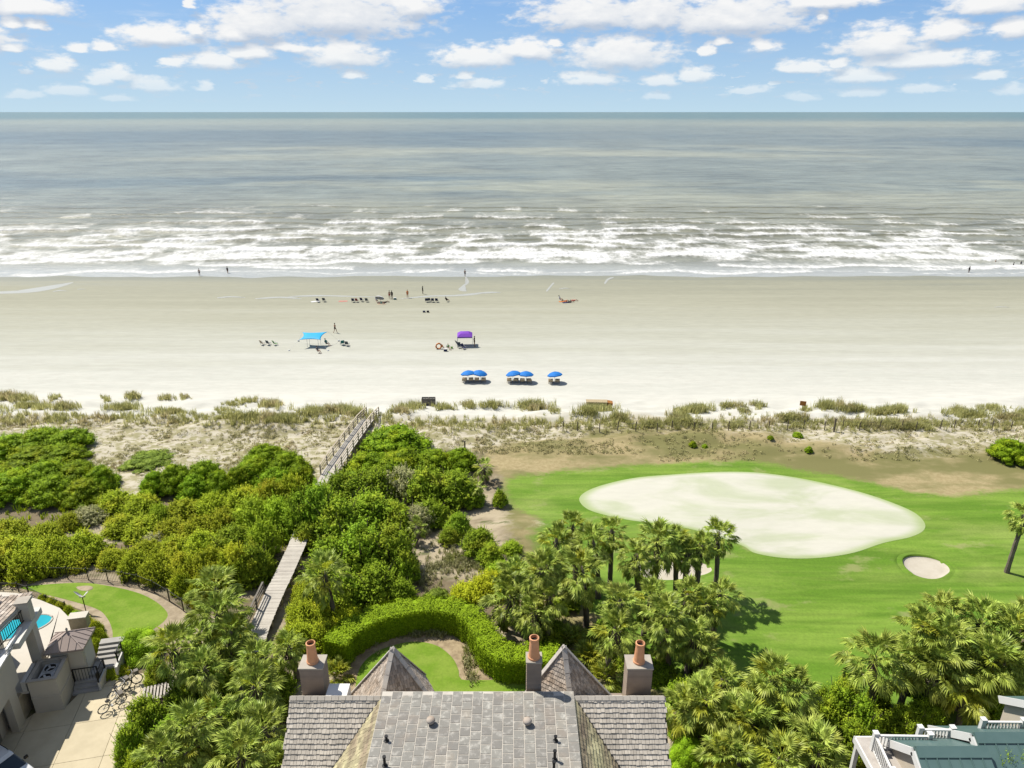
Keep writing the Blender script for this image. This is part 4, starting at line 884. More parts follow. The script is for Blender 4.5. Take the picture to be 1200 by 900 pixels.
# fences ---------------------------------------------------------------
def metal_fence(name, label, pts, hgt, infill=True, dz=0.0):
    P = [ground(x, y) for x, y in pts]
    f = thing(name, label, 'fence', P[0])
    for p in P: MB().box((p.x, p.y, p.z + hgt / 2 + dz), (.06, .06, hgt + .06)).box((p.x, p.y, p.z + hgt + .05 + dz), (.08, .08, .04)).build('post', m_black, f, True)
    pk = MB()
    for a, b in zip(P[:-1], P[1:]):
        for z in (hgt - .05, .12): MB().beam(a + Vector((0, 0, z + dz)), b + Vector((0, 0, z + dz)), .03).build('rail', m_black, f, True)
        n = max(2, int((b - a).length / .14))
        for k in range(1, n): q = a.lerp(b, k / n); pk.box((q.x, q.y, q.z + hgt / 2 + .03 + dz), (.018, .018, hgt - .15))
    if infill: tag(pk.build('pickets', m_black, f, True), kind='stuff')
metal_fence('iron_fence', 'black iron fence curving around the oval lawn below the thicket', [(-40, 685), (-8, 682.5), (24, 680), (53, 678.5), (80, 679), (104, 680), (127, 682), (146, 684.5), (163, 688), (181, 695), (199, 705.5), (215.5, 716.5)], 1.15)
metal_fence('low_iron_fence', 'short black iron fence between the steps and the clipped bush', [(138, 778), (151, 777), (164, 778)], 1.0)
metal_fence('terrace_fence', 'thin dark fence along the hedge between terrace and oval lawn', [(-20, 692), (22, 693), (34, 697), (56, 708), (78, 716)], .8, True, 0.0)

def dune_fence():
    pts = [(658 + i * 22 + random.uniform(-4, 4), 505 + random.uniform(-1.5, 1.5)) for i in range(25)]
    pts = [(x, y - (1.5 if x > 900 else 0)) for x, y in pts]
    P = [ground(x, y) for x, y in pts]
    f = thing('wire_fence', 'row of thin weathered posts and wire along the dune behind the green', 'fence', P[0])
    mwood = mat('weathered_post', (0.16, 0.13, 0.10), (0.11, 0.09, 0.07), 4, .9)
    for p in P: MB().tube([(p.x, p.y, p.z - .1), (p.x + random.uniform(-.05, .05), p.y, p.z + 1.15)], .055, 6).build('post', mwood, f, True)
    for a, b in zip(P[:-1], P[1:]):
        for z in (.95, .55): MB().beam(a + Vector((0, 0, z)), b + Vector((0, 0, z)), .014).build('wire', mwood, f, True)
    for (x, y, h, lab, mm) in ((545, 532, 1.5, 'dark square post standing in the dune edge scrub', mwood), (553, 594, .7, 'short white marker post beside the dark oak clump', m_white), (977, 506, 1.6, 'tall dark post among the dune fence posts', mwood)):
        p = ground(x, y); t = thing('marker_post', lab, 'post', p); MB().box((0, 0, h / 2), (.14, .14, h)).build('shaft', mm, t); MB().box((0, 0, h + .03), (.18, .18, .06)).build('cap', mm, t)
dune_fence()

# boardwalk --------------------------------------------------------------
m_deck = mat('silver_boardwalk_planks', (0.60, 0.56, 0.49), (0.52, 0.48, 0.42), 1.2, .9, rand=.07, bmp=.2)
m_rail = mat('weathered_rail_wood', (0.50, 0.43, 0.33), (0.42, 0.36, 0.27), 2.0, .9, rand=.1)
m_slat = mat('weathered_grey_slats', (0.22, 0.20, 0.17), (0.17, 0.15, 0.13), 3, .9)
def boardwalk():
    # (px, py, deck height)
    C = [(295, 765, 3.5), (303, 738, 3.6), (318, 703, 3.8), (333, 672, 4.0), (347, 641, 4.2), (367, 590, 4.4), (387, 552, 4.6), (409, 521, 4.6), (428, 495, 3.9), (437, 486, 2.7)]
    P = [at(*c) for c in C]
    B = thing('boardwalk', 'long grey plank boardwalk running from the houses over the dune', 'boardwalk', P[0])
    # dense centre line
    Q = []
    for i in range(len(P) - 1):
        n = max(2, int((P[i + 1] - P[i]).length / .16))
        Q += [P[i].lerp(P[i + 1], k / n) for k in range(n)]
    Q.append(P[-1]); d = MB(); W = 1.45
    for i in range(len(Q) - 1):
        t = (Q[min(i + 3, len(Q) - 1)] - Q[max(i - 3, 0)]).normalized(); c = (Q[i] + Q[i + 1]) / 2; x = t.cross(Vector((0, 0, 1))).normalized(); z = x.cross(t)
        d.box(c + z * random.uniform(-.006, .006) + x * random.uniform(-.02, .02), (W, .142, .045), mtx=Matrix((x, t, z)).transposed())
    tag(d.build('deck_plank', m_deck, B, True, recalc=False), kind='stuff')
    for s in (-.52, .52):
        for a, b in zip(P[:-1], P[1:]):
            t = (b - a).normalized(); x = t.cross(Vector((0, 0, 1))).normalized(); MB().beam(a + x * s - Vector((0, 0, .16)), b + x * s - Vector((0, 0, .16)), .08, .24).build('joist', m_rail, B, True)
    for i in range(4, len(Q), 15):
        t = (Q[min(i + 3, len(Q) - 1)] - Q[max(i - 3, 0)]).normalized(); x = t.cross(Vector((0, 0, 1))).normalized()
        for s in (-.62, .62):
            q = Q[i] + x * s; g = gh(q.x, q.y); MB().box((q.x, q.y, (q.z - .06 + g - .3) / 2), (.14, .14, max(.3, q.z - .06 - g + .3))).build('pile', m_rail, B, True)
    def rails(i0, i1, side, step=12, m_rail=m_rail):
        pr = None
        for i in list(range(i0, i1, step)) + [i1]:
            t = (Q[min(i + 3, len(Q) - 1)] - Q[max(i - 3, 0)]).normalized(); x = t.cross(Vector((0, 0, 1))).normalized(); q = Q[i] + x * side * .76
            MB().box((q.x, q.y, q.z + .42), (.11, .11, 1.25)).build('rail_post', m_rail, B, True)
            if pr is not None:
                for z in (.38, .70): MB().beam(pr + Vector((0, 0, z)), q + Vector((0, 0, z)), .04, .10).build('mid_rail', m_rail, B, True)
                MB().beam(pr + Vector((0, 0, 1.06)), q + Vector((0, 0, 1.06)), .13, .05).build('hand_rail', m_rail, B, True)
            pr = q
    idx = lambda k: min(range(len(Q)), key=lambda i: (Q[i] - P[k]).length)
    rails(max(0, idx(1) - 14), idx(3) - 14, -1, 13, m_slat); rails(idx(6) - 4, idx(9), -1, 12); rails(idx(6) - 4, idx(9) , 1, 12)
boardwalk()

# beach things ---------------------------------------------------------------
m_blue = mat('royal_blue_canvas', (0.004, 0.19, 0.62), (0.004, 0.17, 0.56), 2, .75)
m_wood = mat('varnished_chair_wood', (0.36, 0.25, 0.14), (0.30, 0.20, 0.11), 3, .7)
m_tan = mat('tan_canvas', (0.50, 0.42, 0.30), None, 3, .85)
m_navy = mat('navy_sling', (0.015, 0.022, 0.09), None, 3, .8)
m_purple = mat('purple_canopy_cloth', (0.22, 0.05, 0.50), (0.19, 0.045, 0.44), 2, .75)
m_cyan = mat('bright_cyan_lycra', (0.0, 0.40, 0.72), (0.0, 0.36, 0.66), 1, .6)
m_alu = mat('pale_aluminium', (0.55, 0.55, 0.55), None, 3, .4)
m_orange = mat('orange_plastic', (0.70, 0.24, 0.06), None, 3, .5)
m_green = m_green
m_lime = mat('lime_plastic', (0.25, 0.55, 0.08), None, 3, .5)
m_red = mat('faded_red_towel', (0.62, 0.25, 0.20), None, 3, .9)
m_whitecloth = mat('white_cloth', (0.78, 0.78, 0.77), None, 3, .85)
m_grey_cl = mat('dark_grey_sling', (0.10, 0.115, 0.13), None, 3, .8)

def make_umbrella(label, px, py, tilt, group):
    p = ground(px, py); o = thing('beach_umbrella', label, 'umbrella', p, 0, group)
    Rm = Matrix.Rotation(tilt[0], 3, 'X') @ Matrix.Rotation(tilt[1], 3, 'Y'); n = 8; V = []; F = []; rings = [(.02, .0), (.35, -.05), (.75, -.20), (1.08, -.44)]
    top = Vector((0, 0, 1.62))
    for r, z in rings:
        for k in range(n * 2):
            a = math.pi * k / n; rr = r * (1 if k % 2 == 0 else .955); V.append(top + Rm @ Vector((rr * math.cos(a), rr * math.sin(a), z + (0.02 if k % 2 else 0))))
    m = n * 2
    for i in range(len(rings) - 1):
        for k in range(m): F.append((i * m + k, i * m + (k + 1) % m, (i + 1) * m + (k + 1) % m, (i + 1) * m + k))
    k0 = 3 * m; V += [V[k0 + k] + Rm @ Vector((0, 0, -.13)) for k in range(m)]
    for k in range(m): F.append((k0 + k, k0 + (k + 1) % m, 4 * m + (k + 1) % m, 4 * m + k))
    F.append(tuple(range(m)))
    c = MB().add(V, F); C = c.build('canopy', m_blue, o)
    C.modifiers.new('thick', 'SOLIDIFY').thickness = 0.012
    MB().tube([(0, 0, -.2), top], .022, 8).build('pole', m_wood, o)
    MB().lathe(top, [(.03, 0), (.02, .08), (.005, .1)], 8).build('finial', m_white, o)
    rb = MB()
    for k in range(n): a = 2 * math.pi * k / n; rb.beam(top + Rm @ Vector((0.02, 0, -.06)), top + Rm @ Vector((1.0 * math.cos(a), 1.0 * math.sin(a), -.43)), .012)
    rb.build('ribs', m_alu, o)
    return o
def chair_parts(o, seatm, framem):
    """low sling chair facing -Y of its own frame rotated; seat 0.3 m"""
    MB().box((0, -.02, .30), (.54, .50, .03), mtx=Matrix.Rotation(R(8), 3, 'X')).build('seat', seatm, o)
    MB().box((0, .36, .60), (.54, .03, .66), mtx=Matrix.Rotation(R(-24), 3, 'X')).build('backrest', seatm, o)
    for sx in (-.29, .29):
        MB().tube([(sx, -.28, 0), (sx, -.24, .46), (sx, .36, .50)], .018, 6).build('arm_frame', framem, o)
        MB().tube([(sx, .30, 0), (sx, .2, .32), (sx, .5, .92)], .018, 6).build('leg', framem, o)
def chair(label, px, py, rz, seatm, group, framem=None):
    o = thing('beach_chair', label, 'chair', ground(px, py), rz, group); chair_parts(o, seatm, framem or m_alu); return o
UMB = [(548.5, 446.5, (-.16, -.10)), (563, 446.5, (-.05, .14)), (601, 447, (-.12, -.16)), (616.5, 447.5, (-.12, .02)), (649.5, 448, (-.14, -.12))]
UL = ['blue beach umbrella tilted to the sea, west one of the westernmost pair', 'flat blue beach umbrella, east one of the westernmost pair', 'blue beach umbrella leaning over the west side of the middle pair', 'domed blue beach umbrella on the east side of the middle pair', 'blue beach umbrella standing alone at the east end of the row']
for (x, y, t), l in zip(UMB, UL): make_umbrella(l, x, y, t, 'blue rental umbrellas on the beach')
def lounge(label, px, py, rz):
    o = thing('beach_lounger', label, 'lounger', ground(px, py), rz, 'wooden loungers under the blue umbrellas')
    for sx in (-.3, .3): MB().beam((sx, -.8, .30), (sx, .5, .34), .05, .08).build('side_rail', m_wood, o)
    for k in range(7): MB().box((0, -.72 + k * .19, .34), (.6, .12, .025)).build('slat', m_wood, o)
    MB().box((0, .72, .56), (.6, .03, .62), mtx=Matrix.Rotation(R(-40), 3, 'X')).build('backrest', m_tan, o)
    for sx in (-.3, .3):
        for y in (-.7, .4): MB().box((sx, y, .14), (.05, .05, .28)).build('leg', m_wood, o)
LN = ['first', 'second']
for (x, y, t), nm in zip(UMB, ['tilted umbrella of the western pair', 'flat umbrella of the western pair', 'leaning umbrella of the middle pair', 'domed umbrella of the middle pair', 'lone eastern blue umbrella']):
    for k, dx in enumerate((-4.2, 3.6)): lounge('wooden lounger on the ' + ('west' if k == 0 else 'east') + ' side under the ' + nm, x + dx, y + .6, math.pi + random.uniform(-.1, .1))

def canopy_tent():
    p = ground(545, 404.5); o = thing('canopy_tent', 'purple pop-up canopy tent on four thin poles on the beach', 'canopy', p, .06)
    s = 1.25; h = 1.85
    V = [(-s, -s, h), (s, -s, h), (s, s, h), (-s, s, h), (-s * .55, -s * .55, h + .42), (s * .55, -s * .55, h + .42), (s * .55, s * .55, h + .42), (-s * .55, s * .55, h + .42), (0, 0, h + .58), (-s, -s, h - .22), (s, -s, h - .22), (s, s, h - .22), (-s, s, h - .22)]
    F = [(0, 1, 5, 4), (1, 2, 6, 5), (2, 3, 7, 6), (3, 0, 4, 7), (4, 5, 8), (5, 6, 8), (6, 7, 8), (7, 4, 8), (9, 10, 1, 0), (10, 11, 2, 1), (11, 12, 3, 2), (12, 9, 0, 3)]
    c = MB().add(V, F).build('canopy', m_purple, o); c.modifiers.new('thick', 'SOLIDIFY').thickness = .015
    for sx in (-s, s):
        for sy in (-s, s): MB().tube([(sx, sy, -.1), (sx * .99, sy * .99, h)], .022, 6).build('pole', m_alu, o)
    fr = MB(); 
    for a, b in (((-s, -s), (s, -s)), ((s, -s), (s, s)), ((s, s), (-s, s)), ((-s, s), (-s, -s))): fr.beam((*a, h - .1), (*b, h - .1), .02)
    fr.build('truss', m_alu, o)
canopy_tent()
def sail_shade():
    p = ground(368, 405.5); o = thing('sail_shade', 'bright cyan stretched sail shade with four pulled corners', 'shade', p)
    C = [Vector((-2.0, -1.3, 1.5)), Vector((1.6, -1.3, 1.5)), Vector((2.15, 1.5, 2.05)), Vector((-2.15, 1.5, 1.95))]
    n = 10; V = []; F = []
    for i in range(n + 1):
        for j in range(n + 1):
            u, v = i / n, j / n; p_ = (C[0] * (1 - u) + C[1] * u) * (1 - v) + (C[3] * (1 - u) + C[2] * u) * v
            cx, cy = 0, .1; bu = 4 * u * (1 - u); bv = 4 * v * (1 - v); fx = .22 * bv * (1 - bu); fy = .30 * bu * (1 - bv)
            V.append((p_.x * (1 - fx * 1.0), (p_.y - cy) * (1 - fy) + cy, p_.z + .10 * bu * bv))
    for i in range(n):
        for j in range(n): F.append((i * (n + 1) + j, (i + 1) * (n + 1) + j, (i + 1) * (n + 1) + j + 1, i * (n + 1) + j + 1))
    c = MB().add(V, F).build('sail_cloth', m_cyan, o, smooth=True); c.modifiers.new('thick', 'SOLIDIFY').thickness = .01
    for q in (Vector((-.9, -.6, 1.55)), Vector((.9, -.6, 1.55)), Vector((.9, .8, 1.82)), Vector((-.9, .8, 1.80))): MB().tube([(q.x * 1.05, q.y, -.1), q], .025, 6).build('pole', m_alu, o)
    for q, e in zip(C, ((-3.4, -2.6, 0.02), (3.0, -2.6, .02), (3.5, 2.8, .02), (-3.4, 2.8, .02))): MB().beam(q, e, .015).build('guy_line', m_whitecloth, o)
    for i, e in enumerate(((-3.4, -2.6), (3.0, -2.6), (3.5, 2.8), (-3.4, 2.8))): MB().lathe((e[0], e[1], -.02), [(.14, 0), (.19, .08), (.12, .2), (.03, .24)], 8).build('sand_bag', m_whitecloth, o, smooth=True)
sail_shade()
def white_umbrella():
    o = make_umbrella('white beach umbrella tipped low to the sand among lounging people', 446, 353.5, (-.75, .2), None)
    for c in o.children:
        if c.name.startswith('canopy'): c.data.materials[0] = m_whitecloth
    o.scale = (.92, .92, .72)
white_umbrella()

# people --------------------------------------------------------------------
m_skin = [mat('skin_light', (0.55, 0.34, 0.24), (0.50, 0.30, 0.21), 3, .6), mat('skin_tanned', (0.40, 0.22, 0.14), (0.36, 0.19, 0.12), 3, .6), mat('skin_brown', (0.17, 0.085, 0.05), None, 3, .6)]
m_hair = [mat('hair_dark', (0.03, 0.02, 0.015), None, 3, .6), mat('hair_blond', (0.38, 0.25, 0.10), None, 3, .6)]
CLOTH = {k: mat('cloth_' + k, c, None, 3, .85) for k, c in dict(black=(0.012, 0.012, 0.014), navy=(0.02, 0.03, 0.12), red=(0.50, 0.05, 0.04), orange=(0.75, 0.22, 0.05), white=(0.75, 0.75, 0.74), teal=(0.03, 0.22, 0.20), grey=(0.16, 0.17, 0.18), green=(0.16, 0.36, 0.10), pink=(0.65, 0.25, 0.30)).items()}
BODY = {}
def skin_body(pose):
    """one continuous body grown from a posed skeleton"""
    if pose in BODY: return BODY[pose]
    J = dict(pelvis=(0, 0, .93), waist=(0, .01, 1.10), chest=(0, .0, 1.33), neck=(0, .0, 1.50), headb=(0, -.02, 1.58), head=(0, -.02, 1.70), headt=(0, -.01, 1.77))
    for s, n in ((-1, 'l'), (1, 'r')):
        J |= {n + 'sh': (s * .19, 0, 1.42), n + 'el': (s * .25, .02, 1.15), n + 'wr': (s * .27, -.06, .90), n + 'ha': (s * .27, -.09, .80), n + 'hip': (s * .10, 0, .90), n + 'kn': (s * .11, -.02, .49), n + 'an': (s * .11, .02, .09), n + 'to': (s * .12, -.17, .04)}
    if pose == 'walk':
        J |= {'lkn': (-.11, -.20, .50), 'lan': (-.11, -.26, .09), 'lto': (-.12, -.45, .05), 'rkn': (.11, .06, .48), 'ran': (.11, .34, .14), 'rto': (.11, .22, .03), 'lel': (-.25, .16, 1.17), 'lwr': (-.25, .12, .93), 'lha': (-.25, .08, .84), 'rel': (.25, -.10, 1.17), 'rwr': (.24, -.30, 1.02), 'rha': (.23, -.38, .98)}
    if pose == 'sit':     # low chair or sand: hips at 0.33
        dz = -.58
        for k in ('pelvis', 'waist', 'chest', 'neck', 'headb', 'head', 'headt', 'lsh', 'rsh'): x, y, z = J[k]; J[k] = (x, y + (z - .93) * .35 + .05, .93 + (z - .93) * .94 + dz)
        for s, n in ((-1, 'l'), (1, 'r')): J |= {n + 'hip': (s * .10, 0, .35), n + 'kn': (s * .13, -.42, .46), n + 'an': (s * .13, -.72, .10), n + 'to': (s * .14, -.90, .12), n + 'el': (s * .29, .10, .60), n + 'wr': (s * .25, -.16, .50), n + 'ha': (s * .22, -.26, .50)}
    if pose == 'lie':
        def f(p): return (p[0], -(p[2] - .93), .13 + p[1] * .6 + max(0, 0))
        J = {k: f(v) for k, v in J.items()}
        for s, n in ((-1, 'l'), (1, 'r')): J |= {n + 'kn': (s * .13, .42, .30), n + 'an': (s * .12, .72, .08), n + 'to': (s * .13, .84, .15), n + 'el': (s * .36, -.28, .12), n + 'wr': (s * .30, -.02, .10), n + 'ha': (s * .28, .08, .10)}
        J = {k: (v[0], -v[1], v[2]) for k, v in J.items()}
    Rr = dict(pelvis=(.15, .11), waist=(.125, .095), chest=(.155, .11), neck=(.05, .055), headb=(.06, .07), head=(.078, .095), headt=(.05, .06))
    for n in 'lr': Rr |= {n + 'sh': (.065, .065), n + 'el': (.043, .043), n + 'wr': (.03, .03), n + 'ha': (.036, .02), n + 'hip': (.095, .095), n + 'kn': (.06, .06), n + 'an': (.04, .04), n + 'to': (.035, .025)}
    E = [('pelvis', 'waist'), ('waist', 'chest'), ('chest', 'neck'), ('neck', 'headb'), ('headb', 'head'), ('head', 'headt')]
    for n in 'lr': E += [('chest', n + 'sh'), (n + 'sh', n + 'el'), (n + 'el', n + 'wr'), (n + 'wr', n + 'ha'), ('pelvis', n + 'hip'), (n + 'hip', n + 'kn'), (n + 'kn', n + 'an'), (n + 'an', n + 'to')]
    names = list(J); me = bpy.data.meshes.new('skel'); me.from_pydata([J[k] for k in names], [(names.index(a), names.index(b)) for a, b in E], []); me.update()
    # five short finger stubs per hand would be under a hundredth of a pixel here; the hand is a tapered mitt plus thumb
    o = bpy.data.objects.new('skel', me); COL.objects.link(o); sk = o.modifiers.new('s', 'SKIN'); sk.use_smooth_shade = True
    for i, k in enumerate(names): me.skin_vertices[0].data[i].radius = Rr[k]; me.skin_vertices[0].data[i].use_root = (k == 'pelvis')
    o.modifiers.new('u', 'SUBSURF').levels = 1
    dg = bpy.context.evaluated_depsgraph_get(); body = bpy.data.meshes.new_from_object(o.evaluated_get(dg)); body.name = 'body_' + pose
    bpy.data.objects.remove(o); bpy.data.meshes.remove(me)
    BODY[pose] = (body, {k: Vector(v) for k, v in J.items()}); return BODY[pose]
def person(label, px, py, pose, rz, top=None, bottom='navy', skin=0, hair=0, sc=1.0, p=None, dz=0.0, group=None):
    body, J = skin_body(pose); p = p or ground(px, py); p = p + Vector((0, 0, dz))
    o = thing('person', label, 'person', p, rz, group); o.scale = (sc, sc, sc)
    me = body.copy(); me.materials.clear(); me.materials.append(m_skin[skin]); put_mesh('body', me, o)
    # clothes: a shell of the body near the trunk joints, pushed outwards
    def shell(name, segs, m, r, off=.014):
        bm = bmesh.new(); bm.from_mesh(body); bm.normal_update()
        def near(v): 
            for a, b, rr in segs:
                A, B = J[a], J[b]; t = max(0, min(1, (v - A).dot(B - A) / max((B - A).length_squared, 1e-6)))
                if (A + (B - A) * t - v).length < rr: return True
            return False
        keep = [f for f in bm.faces if near(f.calc_center_median())]; ks = set(keep)
        bmesh.ops.delete(bm, geom=[f for f in bm.faces if f not in ks], context='FACES')
        for v in bm.verts: v.co += v.normal * off
        mm = bpy.data.meshes.new(name); bm.to_mesh(mm); bm.free(); mm.materials.append(m)
        if len(mm.polygons): put_mesh(name, mm, o)
    shell('shorts', [('pelvis', 'lhip', .17), ('pelvis', 'rhip', .17), ('lhip', 'lkn', .0), ('pelvis', 'pelvis', .2)] + [('lhip', 'lhip', .15), ('rhip', 'rhip', .15)], CLOTH[bottom], .2)
    if top: shell('shirt', [('waist', 'chest', .21), ('chest', 'lsh', .14), ('chest', 'rsh', .14)], CLOTH[top], .2, .018)
    h = J['head']; up = (J['headt'] - J['neck']).normalized(); hb = MB(); hb.lathe((0, 0, 0), [(.10, -.03), (.112, .03), (.095, .085), (.05, .12)], 12)
    ho = hb.build('hair', m_hair[hair], o, smooth=True); ho.location = h - up * -.005; ho.rotation_mode = 'QUATERNION'; ho.rotation_quaternion = Vector((0, 0, 1)).rotation_difference(up)
    return o
W_ = math.pi
person('person in dark swim shorts walking in the foam, westernmost wader', 234, 323, 'walk', .5, None, 'black', 1)
person('person in a dark one-piece standing in the swash near the westernmost wader', 267, 320.5, 'stand', 1.2, 'black', 'black', 1)
person('person in dark shorts standing where the runnel meets the sea', 545, 324, 'stand', 2.8, None, 'black', 1)
person('person in black shirt standing in ankle deep water apart from the other eastern waders', 1135, 320, 'stand', .3, 'black', 'black', 2)
person('bather in black waist deep in foam, last but one to the east', 1187, 313, 'stand', 1.0, 'black', 'black', 2, dz=-.5)
person('bather in dark suit waist deep in foam, easternmost', 1196, 311, 'stand', .2, 'grey', 'navy', 1, dz=-.5)
person('pale bather without shirt waist deep in foam, west of two dark bathers', 1166, 309, 'stand', .6, None, 'grey', 0, dz=-.6)
person('person in black shorts walking alone behind the cyan shade', 393, 390, 'walk', 2.6, None, 'black', 1)
person('person in orange top standing alone east of the white umbrella', 477.7, 349, 'stand', .5, 'orange', 'orange', 0, 1)
person('person in black standing at the waterline behind the four navy chairs', 495.5, 344.5, 'stand', 2.0, 'black', 'black', 2)
person('person in tan swimwear standing nearest the white umbrella', 456.6, 350, 'stand', .5, None, 'red', 1)
person('person in black swimwear standing just east of the tan bather', 459.5, 350, 'stand', -.5, 'black', 'black', 2)
person('person lounging on a towel in front of the white umbrella', 447, 356, 'lie', 1.3, None, 'teal', 1)
person('person lying east side under the white umbrella edge', 452, 354.5, 'lie', 1.8, None, 'black', 2)
person('person sitting on the sand beneath the white umbrella', 441.5, 354, 'sit', .4, 'white', 'grey', 0)
person('person in dark clothes sitting alone east of the navy chairs', 523.5, 353.5, 'sit', 2.6, 'black', 'navy', 1)
person('person in white shirt sitting, westernmost of the eastern sunbathing group', 656.5, 352.5, 'sit', 1.2, 'white', 'red', 1)
person('person lying between the sitter and the dark towel, eastern group', 663, 353, 'lie', 1.5, None, 'orange', 1)
person('person in black lying nearest the camera in the eastern sunbathing group', 668.5, 354.2, 'lie', 1.7, 'black', 'black', 1)
person('person in red lying at the east end of the eastern sunbathing group', 673, 352.5, 'lie', 1.4, 'red', 'red', 0)
person('person in black standing under the east edge of the purple canopy', 556, 406, 'stand', 1.4, 'black', 'black', 1)
person('person in grey sitting on the sand in the shadow of the cyan shade', 373, 413.5, 'sit', .8, 'grey', 'black', 1)
person('person in teal sitting under the cyan shade cloth', 383, 404.8, 'sit', 1.0, 'teal', 'grey', 0)
person('person in green shirt crouched among toys beside the purple canopy', 526, 409.5, 'sit', .6, 'green', 'white', 0, 1, .8)
person('small child in pink sitting by the beach toys', 521, 410.5, 'sit', 2.0, 'pink', 'navy', 0, 1, .6)
# chairs on the flat
for (x, l, mm) in ((373, 'navy beach chair in the western pair by the runnel', m_navy), (380, 'dark grey beach chair, east one of the western pair by the runnel', m_grey_cl), (414, 'navy beach chair, westernmost in the row of four west of the white umbrella', m_navy), (418.5, 'red beach chair, second in the row of four west of the white umbrella', mat('red_sling', (.35, .06, .06), None, 3, .8)), (424.3, 'navy beach chair, third in the row of four west of the white umbrella', m_navy), (430, 'black beach chair nearest the white umbrella in the row of four', m_grey_cl),
                  (500, 'navy chair, westernmost in the four east of the white umbrella', m_navy), (503.3, 'grey chair, second in the four east of the white umbrella', m_grey_cl), (507, 'navy chair, third in the four east of the white umbrella', m_navy), (512, 'dark chair, easternmost in the four east of the white umbrella', m_navy)):
    chair(l, x, 353.5 + random.uniform(-.4, .4), W_ + random.uniform(-.3, .3), mm, 'beach chairs facing the sea')
for (x, y, l, mm, rz) in ((308, 404, 'tan beach chair, westernmost of three in a line far west', m_tan, 2.6), (315, 404, 'grey beach chair, middle of three in a line far west', m_grey_cl, 2.8), (323, 404.3, 'green beach chair, easternmost of three in a line far west', CLOTH['green'], 2.4), (401, 404, 'dark green beach chair just east of the cyan shade', CLOTH['teal'], 3.6), (407, 405, 'grey beach chair farthest east of the cyan shade', m_grey_cl, 3.0), (537, 404.5, 'black beach chair at the west pole of the purple canopy', m_grey_cl, 2.2), (538.5, 408, 'grey beach chair in front of the purple canopy, west one', m_grey_cl, .4), (543.5, 409.3, 'navy beach chair in front of the purple canopy, east one', m_navy, .9)):
    chair(l, x, y, rz, mm, 'beach chairs on the dry sand')
for (x, y, l, c, rz) in ((402, 353, 'faded red towel flat on sand between the chair groups', m_red, .1), (369.5, 353.4, 'white towel spread beside the western navy chair', m_whitecloth, .5), (664, 354.5, 'dark towel under the eastern sunbathers', m_navy, .2), (660, 353.4, 'orange towel under the eastern sunbathers', m_orange, .1), (447, 356.6, 'tan blanket in front of the white umbrella', m_tan, .1)):
    p = ground(x, y); V = []; n = 7
    for i in range(n):
        for j in range(4): V.append((-.9 + 1.8 * i / (n - 1), -.45 + .3 * j, .03 + .02 * random.random()))
    o = MB().add(V, [(i * 4 + j, (i + 1) * 4 + j, (i + 1) * 4 + j + 1, i * 4 + j + 1) for i in range(n - 1) for j in range(3)]).build('towel', c); o.location = p; o.rotation_euler = (0, 0, rz); tag(o, l, 'towel'); o.modifiers.new('t', 'SOLIDIFY').thickness = .015
def cooler(label, px, py, m, lidm, s=1.0):
    o = thing('cooler', label, 'cooler', ground(px, py), random.uniform(-.5, .5)); MB().box((0, 0, .18 * s), (.55 * s, .34 * s, .36 * s)).build('body', m, o); MB().box((0, 0, .39 * s), (.58 * s, .37 * s, .06 * s)).build('lid', lidm, o); MB().tube([(-.27 * s, 0, .3 * s), (-.2 * s, 0, .5 * s), (.2 * s, 0, .5 * s), (.27 * s, 0, .3 * s)], .015 * s, 5).build('handle', m_alu, o)
cooler('teal cooler box next to the standing pair by the white umbrella', 463, 351, CLOTH['teal'], m_white)
cooler('navy cooler box on empty sand south of the navy chairs', 497, 366, m_navy, m_grey_cl, .8); cooler('black cooler box on empty sand beside the navy cooler', 501.5, 366, CLOTH['black'], CLOTH['black'], .8)
cooler('blue cooler box in front of the beach toys', 522, 411.5, m_navy, m_white, 1.0)
def ring_float(label, px, py, m):
    o = thing('swim_ring', label, 'swim ring', ground(px, py), 0.4)
    t = MB(); t.tube([(.45 * math.cos(a), .13, .47 + .45 * math.sin(a)) for a in np.linspace(0, 2 * math.pi, 21)], .14, 8, cap=False).build('tube', m, o, smooth=True); MB().lathe((.3, .0, .9), [(.02, 0), (.02, .04)], 6).build('valve', m_white, o)
ring_float('orange swim ring standing on sand, westernmost of the toys', 514.5, 409, m_orange)
for (x, y, l, mm) in ((518, 406.5, 'small orange sand bucket behind the toys', m_orange), (529.5, 408.5, 'lime green sand bucket nearest the purple canopy', m_lime), (524, 407, 'white sand bucket in the middle of the toys', m_white)):
    o = thing('sand_bucket', l, 'bucket', ground(x, y)); MB().lathe((0, 0, 0), [(.13, 0), (.19, .3), (.2, .31), (.17, .3), (.12, .02)], 10).build('pail', mm, o); MB().tube([(-.19, 0, .3), (-.14, 0, .46), (.14, 0, .46), (.19, 0, .3)], .012, 5).build('handle', m_white, o)
